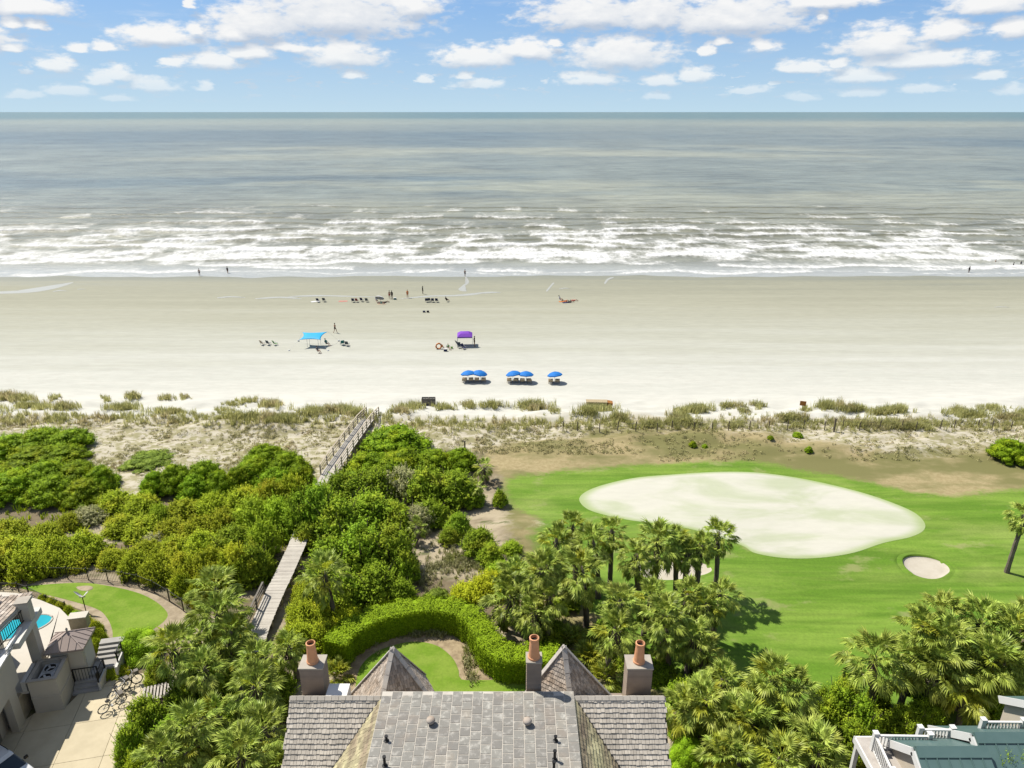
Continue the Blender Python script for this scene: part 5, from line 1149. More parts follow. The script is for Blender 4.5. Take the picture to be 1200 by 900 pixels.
# slatted bins and the long box at the dune toe
for (x, l) in ((498.5, 'grey slatted wooden bin at the dune toe, west one of the pair'), (506.5, 'grey slatted wooden bin at the dune toe, east one of the pair')):
    o = thing('slatted_bin', l, 'bin', ground(x, 474.5), .03, 'slatted bins at the dune toe')
    for sx in (-.36, 0, .36):
        for sy in (-.3, .3): MB().box((sx, sy, .5), (.06, .05, 1.0)).build('post', m_slat, o)
    for k in range(5): 
        for sy in (-.34, .34): MB().box((0, sy, .1 + k * .2), (.84, .03, .16)).build('slat', m_slat, o)
    for sx in (-.42, .42): MB().box((sx, 0, .5), (.03, .62, .96)).build('side', m_slat, o)
    MB().box((0, 0, .3), (.7, .5, .5)).build('sack', m_dark, o)
m_boxtop = mat('sun_bleached_plywood', (0.46, 0.37, 0.22), (0.40, 0.32, 0.19), 1.5, .85); m_boxend = mat('rust_orange_board', (0.40, 0.17, 0.035), (0.32, 0.13, 0.03), 2, .8)
o = thing('storage_box', 'long tan storage box with rust orange end lying on sand', 'box', ground(703, 477.5), -.04)
MB().box((-.45, 0, .42), (2.6, .9, .84)).build('body', m_boxtop, o); MB().box((-.45, 0, .88), (2.7, .98, .07)).build('lid', m_boxtop, o); MB().box((1.2, .0, .42), (.66, .92, .82), mtx=Matrix.Rotation(.18, 3, 'Y')).build('end_board', m_boxend, o)
o = thing('beach_sign', 'small rust red board sign on a post behind the dune grass', 'sign', ground(940, 479), -.3); MB().box((0, 0, .5), (.09, .09, 1.0)).build('post', m_slat, o); MB().box((0, -.06, .78), (.75, .04, .62)).build('board', m_boxend, o)

# bicycles -------------------------------------------------------------------
m_tyre = mat('black_rubber', (0.015, 0.015, 0.016), None, 3, .8); 
def make_bike(label, px, py, rz, frame, lean=0.12):
    o = thing('bicycle', label, 'bicycle', Vector((*ground(px, py)[:2], GZ + .085)), rz, 'bicycles parked on the driveway'); o.rotation_euler = (lean, 0, rz)
    for x in (-.52, .52):
        c = Vector((x, 0, .34)); w = MB().tube([c + Vector((.33 * math.cos(a), 0, .33 * math.sin(a))) for a in np.linspace(0, 2 * math.pi, 29)], .028, 6, cap=False).build('wheel', m_tyre, o)
        MB().tube([c + Vector((.295 * math.cos(a), 0, .295 * math.sin(a))) for a in np.linspace(0, 2 * math.pi, 29)], .014, 5, cap=False).build('rim', m_alu, w, False)
        s = MB()
        for k in range(10): a = math.pi * 2 * k / 10; s.beam(c + Vector((0, .02, 0)), c + Vector((.29 * math.cos(a), 0, .29 * math.sin(a))), .006)
        s.tube([c + Vector((0, -.05, 0)), c + Vector((0, .05, 0))], .03, 6).build('spokes', m_alu, w)
    f = MB(); bb = Vector((-.05, 0, .3)); st = Vector((-.2, 0, .74)); hd = Vector((.36, 0, .76)); hl_ = Vector((.40, 0, .62))
    for a, b in ((bb, st), (bb, hl_), (Vector((-.17, 0, .66)), hd), (bb, Vector((-.52, 0, .34))), (st, Vector((-.52, 0, .34))), (hl_, Vector((.52, 0, .34))), (hd, hl_)): f.tube([a, b], .026, 6)
    f.build('frame', frame, o)
    MB().box((-.22, 0, .84), (.26, .16, .06)).tube([st, (-.22, 0, .84)], .015, 6).build('saddle', m_tyre, o)
    MB().tube([hd, (.34, 0, .96)], .016, 6).tube([(.16, -.33, 1.0), (.32, -.22, 1.02), (.35, 0, .97), (.32, .22, 1.02), (.16, .33, 1.0)], .016, 6).build('handlebar', m_alu, o)
    MB().box((.56, 0, .88), (.26, .32, .22)).build('basket', m_slat, o)
    MB().tube([bb + Vector((0, -.1, 0)), bb + Vector((0, .1, 0))], .06, 8).box((-.05, .13, .16), (.09, .08, .02)).box((-.05, -.13, .44), (.09, .08, .02)).build('crank', m_alu, o)
m_cream = mat('cream_enamel', (0.62, 0.58, 0.48), None, 2, .4); m_silver = mat('silver_enamel', (0.5, 0.5, 0.5), None, 2, .35)
make_bike('cream cruiser bicycle standing out on the driveway, nearest the camera', 133, 831, R(48), m_cream, .14)
make_bike('silver bicycle in the middle by the planting bed', 141, 815, R(62), m_silver, .10)
make_bike('pale bicycle farthest up the driveway beneath the palm', 152, 806, R(38), m_cream, -.12)
make_bike('dark bicycle half hidden under the palm beside the driveway', 201, 800, R(10), m_tyre, .1)

p = ground(188, 824); o = thing('slatted_bench', 'grey slatted wooden bench half hidden among plants by the driveway', 'bench', p, .35)
for k in range(9): MB().box((-.8 + k * .2, 0, .95), (.12, 1.3, .05)).build('slat', m_ridge, o)
for y in (-.5, .5): MB().box((0, y, .9), (1.8, .08, .08)).build('rail', m_slat, o)
for x in (-.8, .8):
    for y in (-.5, .5): MB().box((x, y, .43), (.09, .09, .9)).build('leg', m_slat, o)
# white car under the lower left corner ------------------------------------------
def car():
    p = at(4, 914, GZ); p.z = GZ + .085
    o = thing('parked_car', 'white estate car with black roof rails parked on the driveway', 'car', p, HROT * -1 + R(-38))
    m_paint = mat('white_car_paint', (0.78, 0.79, 0.80), None, 1, .25, spec=.6)
    sec = [(-2.3, .45, .85, .82), (-2.25, .35, .98, .86), (-1.2, .28, 1.02, .92), (1.3, .28, .98, .92), (2.1, .32, .80, .86), (2.32, .40, .62, .74)]
    V = []; F = []
    for x, z0, z1, w in sec:
        for a in range(12):
            t = 2 * math.pi * a / 12 + math.pi / 12; V.append((x, w * max(-1, min(1, 1.25 * math.cos(t))), (z0 + z1) / 2 + (z1 - z0) / 2 * max(-1, min(1, 1.25 * math.sin(t)))))
    for i in range(len(sec) - 1):
        for k in range(12): F.append((i * 12 + k, i * 12 + (k + 1) % 12, (i + 1) * 12 + (k + 1) % 12, (i + 1) * 12 + k))
    F += [tuple(range(11, -1, -1)), tuple(60 + k for k in range(12))]; MB().add(V, F).build('body', m_paint, o, smooth=True)
    def cab(z0, z1, x, w, m, name):
        V = [(x[0], -w[0], z0), (x[3], -w[0], z0), (x[3], w[0], z0), (x[0], w[0], z0), (x[1], -w[1], z1), (x[2], -w[1], z1), (x[2], w[1], z1), (x[1], w[1], z1)]
        b = MB().add(V, [(3, 2, 1, 0), (4, 5, 6, 7), (0, 1, 5, 4), (1, 2, 6, 5), (2, 3, 7, 6), (3, 0, 4, 7)]).build(name, m, o); bv = b.modifiers.new('b', 'BEVEL'); bv.width = .08; bv.segments = 3
    cab(.95, 1.46, (-2.15, -1.85, .35, 1.25), (.84, .70), m_glass, 'window_band'); cab(1.42, 1.56, (-1.95, -1.8, .25, .5), (.74, .64), m_paint, 'roof')
    for sy in (-.62, .62): MB().tube([(-1.7, sy, 1.58), (-1.6, sy, 1.63), (.0, sy, 1.63), (.1, sy, 1.58)], .022, 6).build('roof_rail', m_black, o)
    for sy in (-1, 1):
        MB().box((.85, sy * 1.0, 1.05), (.12, .2, .14)).build('wing_mirror', m_black, o); MB().box((2.22, sy * .6, .66), (.12, .32, .14)).build('headlight', m_ac, o)
        for x in (-1.45, 1.45):
            w = MB().tube([(x, sy * .72, .33), (x, sy * .93, .33)], .33, 18).build('wheel', m_tyre, o); MB().tube([(x, sy * .925, .33), (x, sy * .94, .33)], .2, 14).build('rim', m_alu, w)
car()
# ------------------------------------------------------------------ vegetation
L_OAK = leaf_mat('leaf_wind_oak', (0.105, 0.195, 0.008), (0.185, 0.290, 0.012), (0.255, 0.335, 0.014), trans=.17, patch=.5)
L_MYR = leaf_mat('leaf_wax_myrtle', (0.180, 0.250, 0.012), (0.300, 0.365, 0.020), (0.370, 0.390, 0.026), trans=.18, patch=.45)
L_TREE = leaf_mat('leaf_broad_green', (0.120, 0.215, 0.012), (0.210, 0.315, 0.020), (0.285, 0.360, 0.026), trans=.18, patch=.5)
L_BRIGHT = leaf_mat('leaf_fresh_lime', (0.190, 0.310, 0.016), (0.280, 0.395, 0.028), None, trans=.22)
L_GREY = leaf_mat('leaf_grey_sparse', (0.290, 0.310, 0.130), (0.390, 0.395, 0.200), (0.250, 0.300, 0.080), trans=.2)
L_HEDGE = leaf_mat('leaf_clipped_hedge', (0.130, 0.240, 0.008), (0.210, 0.335, 0.014), (0.190, 0.310, 0.012), trans=.12, patch=.8)
L_YEL = leaf_mat('leaf_yellow_green', (0.290, 0.365, 0.014), (0.400, 0.440, 0.022), None, trans=.2)
M_BARK = mat('grey_brown_bark', (0.16, 0.125, 0.095), (0.10, 0.08, 0.06), 5, .95, bmp=.5)
M_TWIG = mat('bare_grey_twig', (0.30, 0.27, 0.23), (0.22, 0.19, 0.16), 5, .95)

def leaf_cards(C, N, W, L, asp=0.55, rs=None, droop=0.0):
    """diamond leaf cards at C with normals N and length L"""
    n = len(C); rs = rs or np.random
    A = rs.normal(size=(n, 3)); T = np.cross(N, A); T /= np.linalg.norm(T, axis=1, keepdims=True) + 1e-9; B = np.cross(N, T)
    l = (L * (0.65 + 0.7 * rs.rand(n)))[:, None]; w = l * asp
    fold = N * l * 0.12
    V = np.stack([C - T * l * .5, C + B * w * .5 + fold, C + T * l * .5, C - B * w * .5 + fold], 1).reshape(-1, 3)
    return V, np.arange(n * 4).reshape(n, 4)
def unit(rs, n):
    v = rs.normal(size=(n, 3)); return v / np.linalg.norm(v, axis=1, keepdims=True)
def crown_mesh(name, m, clumps, n_leaf, leaf, seed, rnd=0.55, core=0.80, upb=0.35, zmin=-0.75, sprig=0.0):
    rs = np.random.RandomState(seed); c = np.array([k[0] for k in clumps], float); r = np.array([k[1] for k in clumps], float)
    area = (r[:, 0] * r[:, 1] + r[:, 0] * r[:, 2] + r[:, 1] * r[:, 2]); cnt = (n_leaf * area / area.sum()).astype(int)
    Cs, Ns = [], []
    for i in range(len(c)):
        d = unit(rs, cnt[i]); d = d[d[:, 2] > zmin]
        ph = rs.rand(6) * 6.28; lump = 0.10 * (np.sin(d[:, :1] * 7 + ph[0]) * np.sin(d[:, 1:2] * 7 + ph[1]) + np.sin(d[:, 2:3] * 9 + ph[2]) * np.sin(d[:, :1] * 11 + ph[3]))
        rad = 1 + lump - np.abs(rs.normal(size=(len(d), 1))) * 0.13 + (rs.rand(len(d), 1) < 0.16) * rs.rand(len(d), 1) * 0.30
        p = c[i] + d * r[i] * rad
        keep = np.ones(len(p), bool)
        for j in range(len(c)):
            if j != i: keep &= (np.linalg.norm((p - c[j]) / r[j], axis=1) > 0.86)
        keep &= p[:, 2] > 0.02
        nn = d / r[i]; nn /= np.linalg.norm(nn, axis=1, keepdims=True); nn = nn + unit(rs, len(d)) * rnd + np.array([0, 0, upb]); nn /= np.linalg.norm(nn, axis=1, keepdims=True)
        Cs.append(p[keep]); Ns.append(nn[keep])
    C = np.concatenate(Cs); N = np.concatenate(Ns)
    if sprig > 0:           # leafy shoots standing out of the surface
        sel = rs.rand(len(C)) < sprig / 7.0; P0, N0 = C[sel], N[sel]; k = len(P0)
        ax = N0 * .55 + np.array([0, 0, .75]) + rs.normal(size=(k, 3)) * .35; ax /= np.linalg.norm(ax, axis=1, keepdims=True); Ls = (.18 + .42 * rs.rand(k, 1)) * leaf / .15
        pc, pn = [], []
        for j in range(7):
            side = unit(rs, k); side -= ax * (side * ax).sum(1, keepdims=True); pc.append(P0 + ax * Ls * (j / 6) + side * .055 * (1.2 - j / 7)); q = side * .5 + np.array([0, 0, .7]) + ax * .2; pn.append(q / np.linalg.norm(q, axis=1, keepdims=True))
        keep = rs.rand(len(C)) > sprig; C = np.concatenate([C[keep]] + pc); N = np.concatenate([N[keep]] + pn)
    V, F = leaf_cards(C, N, None, leaf, rs=rs)
    if core > 0:            # inner leaf mass, so that no sky shows through the middle
        ico = bmesh.new(); bmesh.ops.create_icosphere(ico, subdivisions=2, radius=1.0); iv = np.array([v.co[:] for v in ico.verts]); if_ = np.array([[v.index for v in f.verts] for f in ico.faces]); ico.free()
        for i in range(len(c)):
            q = iv * (1 + rs.normal(size=(len(iv), 1)) * .06); q = c[i] + q * r[i] * core; q[:, 2] = np.maximum(q[:, 2], 0.0)
            b = len(V); V = np.concatenate([V, q]); F = np.concatenate([F, np.concatenate([if_ + b, if_[:, :1] * 0 - 1], 1)])
    # quads and triangles together
    me = bpy.data.meshes.new(name); tri = F[:, 3] < 0; lt = np.where(tri, 3, 4); flat = F.ravel(); flat = flat[flat >= 0]
    me.vertices.add(len(V)); me.vertices.foreach_set('co', V.astype(np.float32).ravel()); me.loops.add(len(flat)); me.loops.foreach_set('vertex_index', flat.astype(np.int32))
    me.polygons.add(len(F)); me.polygons.foreach_set('loop_start', np.concatenate([[0], np.cumsum(lt)[:-1]]).astype(np.int32)); me.polygons.foreach_set('loop_total', lt.astype(np.int32)); me.update(calc_edges=True); me.materials.append(m)
    return me
def dome_clumps(seed, n, R_, H_, size=(.35, .55), flat=.75, low=True):
    """clumps spread over a dome of radius R_ and height H_"""
    rs = np.random.RandomState(seed); out = [((0, 0, H_ * .42), (R_ * .62, R_ * .62, H_ * .45))]
    for i in range(n):
        a = i * 2.39996 + rs.rand() * .5; f = math.sqrt((i + .6) / n); rr = R_ * .78 * f; s = R_ * rs.uniform(*size); zz = H_ * (1 - f * f * .75) - s * flat * .75 + rs.normal() * H_ * .06
        if low: zz = max(zz, s * flat * .35)
        out.append(((rr * math.cos(a), rr * math.sin(a), zz), (s, s * rs.uniform(.85, 1.1), s * flat)))
    return out
VAR = {}
def variants(key, k, fn): VAR[key] = [fn(i) for i in range(k)]
# all crown meshes have radius 1 x leaf-true scale R0 = 2.4 m
R0 = 2.4
variants('oak', 4, lambda i: crown_mesh('oak_crown', L_OAK, dome_clumps(100 + i, 44, R0, 2.1, (.13, .30), .6), 19000, .13, 200 + i, .42, .80, .30, sprig=.22))
variants('myrtle', 5, lambda i: crown_mesh('myrtle_crown', L_MYR, dome_clumps(300 + i, 60, R0, 2.3, (.09, .22), 1.0), 16000, .15, 400 + i, .6, .62, .25, sprig=.55))
variants('tree', 4, lambda i: crown_mesh('tree_crown', L_TREE, dome_clumps(500 + i, 60, R0, 3.2, (.11, .26), .85), 17000, .17, 600 + i, .55, .68, .25, sprig=.42))
variants('bright', 2, lambda i: crown_mesh('bright_crown', L_BRIGHT, dome_clumps(700 + i, 34, R0, 2.3, (.14, .28), .9), 12000, .16, 800 + i, .6, .66, .3, sprig=.5))
variants('grey', 3, lambda i: crown_mesh('grey_crown', L_GREY, dome_clumps(900 + i, 46, R0, 2.2, (.09, .22), .9), 8500, .12, 950 + i, .9, .5, .4, sprig=.7))
variants('yellow', 2, lambda i: crown_mesh('yellow_crown', L_YEL, dome_clumps(1100 + i, 40, R0, 1.7, (.12, .26), .75), 12000, .15, 1150 + i, .6, .66, .3, sprig=.5))
L_LOW = leaf_mat('leaf_dull_ground', (0.110, 0.170, 0.020), (0.180, 0.235, 0.035), None, trans=.2)
variants('low', 2, lambda i: crown_mesh('low_crown', L_LOW, dome_clumps(1200 + i, 22, R0, .8, (.18, .34), .35), 9000, .14, 1250 + i, .6, .8, .5))
variants('clipped', 1, lambda i: crown_mesh('clipped_crown', L_HEDGE, dome_clumps(1300, 14, R0, 3.0, (.42, .52), .85), 16000, .14, 1301, .5, .86, .6))
def stems_mesh(seed, h, n, m, spread=.5, r=.07):
    rs = random.Random(seed); b = MB()
    for i in range(n):
        a = i * 2.4 + rs.random(); q = Vector((0, 0, -.2)); pts = [q + Vector((math.cos(a) * .12, math.sin(a) * .12, 0))]
        for k in range(1, 4): pts.append(Vector((math.cos(a) * spread * k / 2.2 + rs.uniform(-.12, .12), math.sin(a) * spread * k / 2.2 + rs.uniform(-.12, .12), h * k / 3)))
        b.tube(pts, [r, r * .8, r * .55, r * .25], 6)
    o = b.build('stems', m); me = o.data; bpy.data.objects.remove(o); return me
STEMS = {k: stems_mesh(i, 1.9 if k != 'tree' else 2.6, 5, M_BARK if k != 'grey' else M_TWIG, 1.2) for i, k in enumerate(('shrub', 'tree', 'grey'))}
twigs = MB(); _r = random.Random(3)
for i in range(26):
    a = _r.uniform(0, 6.3); s = _r.uniform(.5, 1.9); p = Vector((math.cos(a) * s * .8, math.sin(a) * s * .8, _r.uniform(.9, 1.6))); q = p + Vector((_r.uniform(-.4, .4), _r.uniform(-.4, .4), _r.uniform(.35, .8))); twigs.tube([p, p.lerp(q, .5) + Vector((_r.uniform(-.1, .1), _r.uniform(-.1, .1), 0)), q], [.022, .014, .006], 4, cap=False)
_o = twigs.build('bare_twigs', M_TWIG); TWIGS = _o.data; bpy.data.objects.remove(_o)

ORD = ['first', 'second', 'third', 'fourth', 'fifth', 'sixth', 'seventh', 'eighth', 'ninth', 'tenth', 'eleventh', 'twelfth', 'thirteenth', 'fourteenth', 'fifteenth', 'sixteenth', 'seventeenth', 'eighteenth', 'nineteenth', 'twentieth']
KINDN = dict(oak=('oak_shrub', 'shrub'), myrtle=('myrtle_shrub', 'shrub'), tree=('broadleaf_tree', 'tree'), bright=('lime_shrub', 'shrub'), grey=('grey_shrub', 'shrub'), yellow=('yellow_shrub', 'shrub'), low=('ground_shrub', 'shrub'), clipped=('clipped_bush', 'bush'))
LOOK = dict(oak='dark green oak shrub', myrtle='yellow-green myrtle shrub', tree='full green broadleaf tree', bright='lime green shrub', grey='sparse grey twiggy shrub', yellow='bright yellow-green low shrub', low='flat dark green ground shrub', clipped='round clipped green bush')
PLANTED = []
def plant(kind, px, py, hw, h, label, group=None):
    """crown whose middle shows at (px, py): hw half width in photo pixels, h height in metres"""
    p = ground(px, py, h * 0.5); Rr = hw * mpp((p.x, p.y, p.z + h * .5)); name, cat = KINDN[kind]
    o = thing(name, label, cat, (p.x, p.y, p.z - .06), random.uniform(0, 6.28), group)
    hz = dict(oak=2.1, myrtle=2.3, tree=3.2, bright=2.3, grey=2.2, yellow=1.7, low=.8, clipped=3.0)[kind]
    c = put_mesh('crown', random.choice(VAR[kind]), o); c.scale = (Rr / R0, Rr / R0 * random.uniform(.85, 1.1), h / hz)
    s = put_mesh('stems', STEMS['tree' if kind == 'tree' else 'grey' if kind == 'grey' else 'shrub'], o); s.scale = (Rr / R0, Rr / R0, h / 2.6)
    if kind == 'grey': t = put_mesh('bare_twigs', TWIGS, o); t.scale = (Rr / 2.0, Rr / 2.0, h / 2.1)
    PLANTED.append((p, Rr)); return o
def row(kind_default, where, items, group=None):
    """items: (px, py, hw, h[, kind]) — the ordinal in the label counts from the west within each kind of the row"""
    items = sorted(items, key=lambda i: i[0]); seen = {}; tot = {}
    for it in items: k = it[4] if len(it) > 4 else kind_default; tot[k] = tot.get(k, 0) + 1
    for it in items:
        k = it[4] if len(it) > 4 else kind_default; i = seen[k] = seen.get(k, 0) + 1
        lab = LOOK[k] + ' ' + where + ('' if tot[k] == 1 else ', ' + ORD[i - 1] + ' from left')
        plant(k, it[0], it[1], it[2], it[3], lab, group)
row('oak', 'in the seaward mounds below the dune grass', [(8, 522, 34, 2.2), (45, 515, 36, 2.2), (80, 514, 32, 1.9), (40, 535, 40, 1.8), (75, 532, 30, 1.6)], 'seaward oak mounds')
row('oak', 'in the long mound behind the bare sand track', [(15, 568, 36, 2.6), (52, 556, 36, 2.6), (90, 556, 36, 2.4), (116, 560, 26, 2.2), (60, 572, 36, 2.4), (98, 574, 30, 2.0), (-20, 560, 36, 2.4)], 'long oak mound')
row('low', 'on its own in the dune sand', [(172, 537, 32, .7)])
row('oak', 'in the clump beyond the sand track', [(182, 565, 22, 2.2), (205, 560, 26, 2.6), (238, 556, 28, 2.6), (256, 566, 22, 2.4), (228, 570, 24, 2.2)], 'dark oak clump')
row('oak', 'in the tall clump beside the upper boardwalk', [(278, 560, 20, 2.2), (298, 548, 26, 2.4), (310, 532, 28, 2.0), (338, 545, 28, 2.6), (352, 560, 22, 2.4), (322, 566, 30, 2.8)], 'oak clump west of the boardwalk')
row('myrtle', 'in the thicket row just below the oak mounds', [(104, 602, 24, 1.3, 'grey'), (80, 610, 18, 1.2), (136, 586, 26, 1.5), (165, 590, 28, 1.5), (187, 603, 17, 1.9, 'bright'), (214, 598, 28, 1.6), (250, 592, 28, 2.0), (286, 588, 30, 2.6), (318, 582, 30, 2.8), (343, 575, 26, 2.8)], 'upper thicket row')
row('myrtle', 'in the second thicket row across the slope', [(10, 622, 30, 1.7), (50, 625, 26, 1.5), (142, 614, 24, 1.4), (168, 618, 28, 1.6), (200, 622, 28, 1.7), (232, 620, 30, 1.9), (264, 614, 30, 2.4), (296, 606, 32, 3.0, 'bright'), (324, 604, 28, 3.0, 'bright')], 'second thicket row')
row('myrtle', 'in the third thicket row across the slope', [(-14, 640, 34, 2.0), (20, 646, 34, 2.2), (58, 648, 32, 2.2), (95, 640, 30, 2.0), (172, 646, 26, 1.7), (205, 642, 28, 1.6), (180, 636, 20, 1.5, 'grey'), (240, 640, 32, 2.2), (246, 648, 13, 1.9, 'bright'), (272, 638, 32, 2.8, 'tree'), (306, 634, 30, 3.2, 'bright')], 'third thicket row')
row('myrtle', 'in the lowest thicket row above the iron fence', [(-5, 660, 32, 2.2), (30, 662, 28, 2.0), (60, 658, 24, 1.8), (92, 654, 24, 1.4), (130, 653, 20, 1.2), (158, 660, 24, 1.8), (186, 664, 26, 2.0), (215, 666, 28, 2.4), (246, 664, 30, 2.8), (274, 662, 28, 3.0), (298, 660, 24, 3.0, 'tree')], 'lowest thicket row')
row('myrtle', 'just outside the east end of the iron fence', [(214, 682, 18, 1.8), (234, 692, 20, 2.0)], 'fence end shrubs')
plant('oak', 461, 516, 43, 2.7, 'round dark green oak shrub beside the boardwalk nearest the beach')
row('oak', 'on the wood crest east of the boardwalk', [(432, 546, 34, 2.6), (470, 540, 34, 2.4), (508, 540, 30, 2.2), (540, 537, 24, 2.0), (455, 556, 36, 2.8)], 'wood crest')
row('tree', 'in the upper wood east of the boardwalk', [(410, 580, 36, 3.2), (440, 572, 32, 3.0), (470, 566, 36, 3.0, 'grey'), (500, 570, 34, 3.2), (532, 572, 32, 3.0), (552, 580, 20, 2.2), (505, 600, 24, 2.0)], 'upper wood')
row('tree', 'in the wood beside the boardwalk bend', [(374, 600, 32, 4.8), (396, 612, 36, 4.0), (398, 578, 28, 3.6), (352, 606, 24, 4.2), (432, 600, 34, 3.2), (462, 606, 30, 2.6), (490, 606, 26, 2.2, 'grey'), (360, 628, 22, 2.4)], 'middle wood')
row('tree', 'in the lower wood behind the clipped hedge', [(390, 655, 36, 3.4), (422, 645, 42, 4.2), (458, 645, 36, 3.8), (474, 664, 22, 2.6), (440, 682, 32, 2.6), (405, 690, 30, 2.4), (468, 692, 22, 1.7)], 'lower wood')
row('tree', 'in the clearing between wood and green', [(536, 614, 19, 1.8), (526, 628, 14, 1.4), (561, 634, 24, 2.0), (574, 648, 18, 1.6), (586, 584, 11, 1.7)], 'clearing shrubs')
row('yellow', 'on the clearing edge behind the hedge', [(600, 640, 14, .9, 'bright'), (584, 664, 18, 1.0, 'bright'), (548, 694, 26, 1.3), (575, 684, 28, 1.5), (512, 700, 24, 1.0, 'low'), (604, 670, 22, 1.4)], 'hedge back shrubs')
row('myrtle', 'along the east side of the lower boardwalk', [(356, 690, 18, 1.3), (350, 712, 18, 1.2), (365, 698, 26, 1.8), (355, 722, 26, 1.7), (338, 746, 18, 1.2), (378, 718, 24, 1.7), (350, 745, 26, 1.6), (380, 742, 26, 1.7), (408, 728, 24, 1.6, 'yellow')], 'boardwalk side shrubs')
plant('clipped', 162, 752, 25, 2.1, 'round clipped bush between the oval lawn and the steps')
row('myrtle', 'at the planting edge of the driveway', [(172, 840, 28, 2.4, 'tree'), (152, 872, 24, 2.4, 'tree'), (184, 790, 20, 2.0, 'tree'), (140, 786, 12, .7), (128, 789, 8, .6), (165, 900, 26, 2.0)], 'driveway shrubs')
row('myrtle', 'in a strip along the pool terrace edge', [(50, 702, 9, .8), (60, 706, 9, .8), (70, 711, 9, .8), (80, 716, 9, .9), (88, 722, 9, 1.0, 'clipped'), (100, 728, 10, 1.0), (112, 735, 10, 1.1), (116, 745, 10, 1.1), (112, 755, 9, 1.0)], 'terrace edge shrubs')
row('tree', 'under the eastern palms by the teal roofs', [(985, 830, 32, 3.2), (1010, 845, 28, 3.0), (962, 826, 20, 2.2), (1060, 850, 28, 2.2), (1085, 838, 24, 2.0), (1000, 872, 30, 2.6), (1030, 815, 16, 1.6)], 'east corner trees')
row('clipped', 'beside the tan garden path', [(803, 850, 18, 1.9), (806, 880, 20, 1.9)], 'path hedge bushes')
row('oak', 'on the dry grass bank behind the green', [(935, 509, 7, .6), (948, 526, 6, .6), (812, 520, 6, .7), (903, 512, 4.5, .4), (826, 522, 4, .4)], 'bank shrubs')
plant('oak', 1186, 527, 27, 2.2, 'dark round oak shrub alone on the dune east of the green'); 
plant('oak', 1225, 530, 30, 2.4, 'dark oak shrub touching the east dune clump')
row('tree', 'under the palms between house and boardwalk', [(255, 800, 26, 2.0), (300, 835, 30, 2.0), (270, 850, 28, 1.8), (325, 800, 24, 1.8), (340, 828, 16, 1.6), (230, 780, 22, 1.8), (215, 815, 26, 1.8), (330, 880, 20, 1.8), (250, 890, 30, 1.8), (300, 885, 30, 2.0), (200, 860, 30, 1.8), (190, 900, 26, 1.6)], 'palm understory west')
row('tree', 'under the central palm grove', [(650, 740, 24, 1.3), (735, 770, 24, 1.2), (775, 785, 24, 1.2), (820, 780, 20, 1.2), (665, 705, 20, 1.0), (715, 735, 20, 1.0), (620, 725, 20, 1.2), (800, 810, 24, 1.7), (845, 830, 26, 1.6), (890, 835, 30, 1.8), (930, 850, 30, 1.8), (870, 870, 30, 1.8), (950, 880, 30, 1.8)], 'palm understory centre')
row('tree', 'under the east palm group', [(1075, 790, 26, 1.8), (1110, 790, 26, 1.8), (1145, 795, 28, 1.8), (1175, 790, 28, 1.8), (1150, 815, 28, 1.8), (1190, 770, 26, 1.6)], 'palm understory east')
# tree top poking up from below the teal roofs at the very corner
p = at(1178, 897, 9.6); o = thing('broadleaf_tree', 'treetop rising in front of the teal roofs at the corner', 'tree', (p.x, p.y, GZ)); c = put_mesh('crown', VAR['bright'][0], o, (0, 0, 5.0)); c.scale = (.38, .30, .8); MB().tube([(0, 0, -.2), (.1, 0, 2.5), (0, 0, 6.0)], [.16, .12, .05], 8).build('trunk', M_BARK, o)
p = at(1198, 893, 9.7); o = thing('broadleaf_tree', 'second treetop in front of the teal roofs, at the frame edge', 'tree', (p.x, p.y, GZ)); c = put_mesh('crown', VAR['bright'][1], o, (0, 0, 5.1)); c.scale = (.34, .30, .8); MB().tube([(0, 0, -.2), (-.1, 0, 2.5), (0, 0, 6.0)], [.16, .12, .05], 8).build('trunk', M_BARK, o)

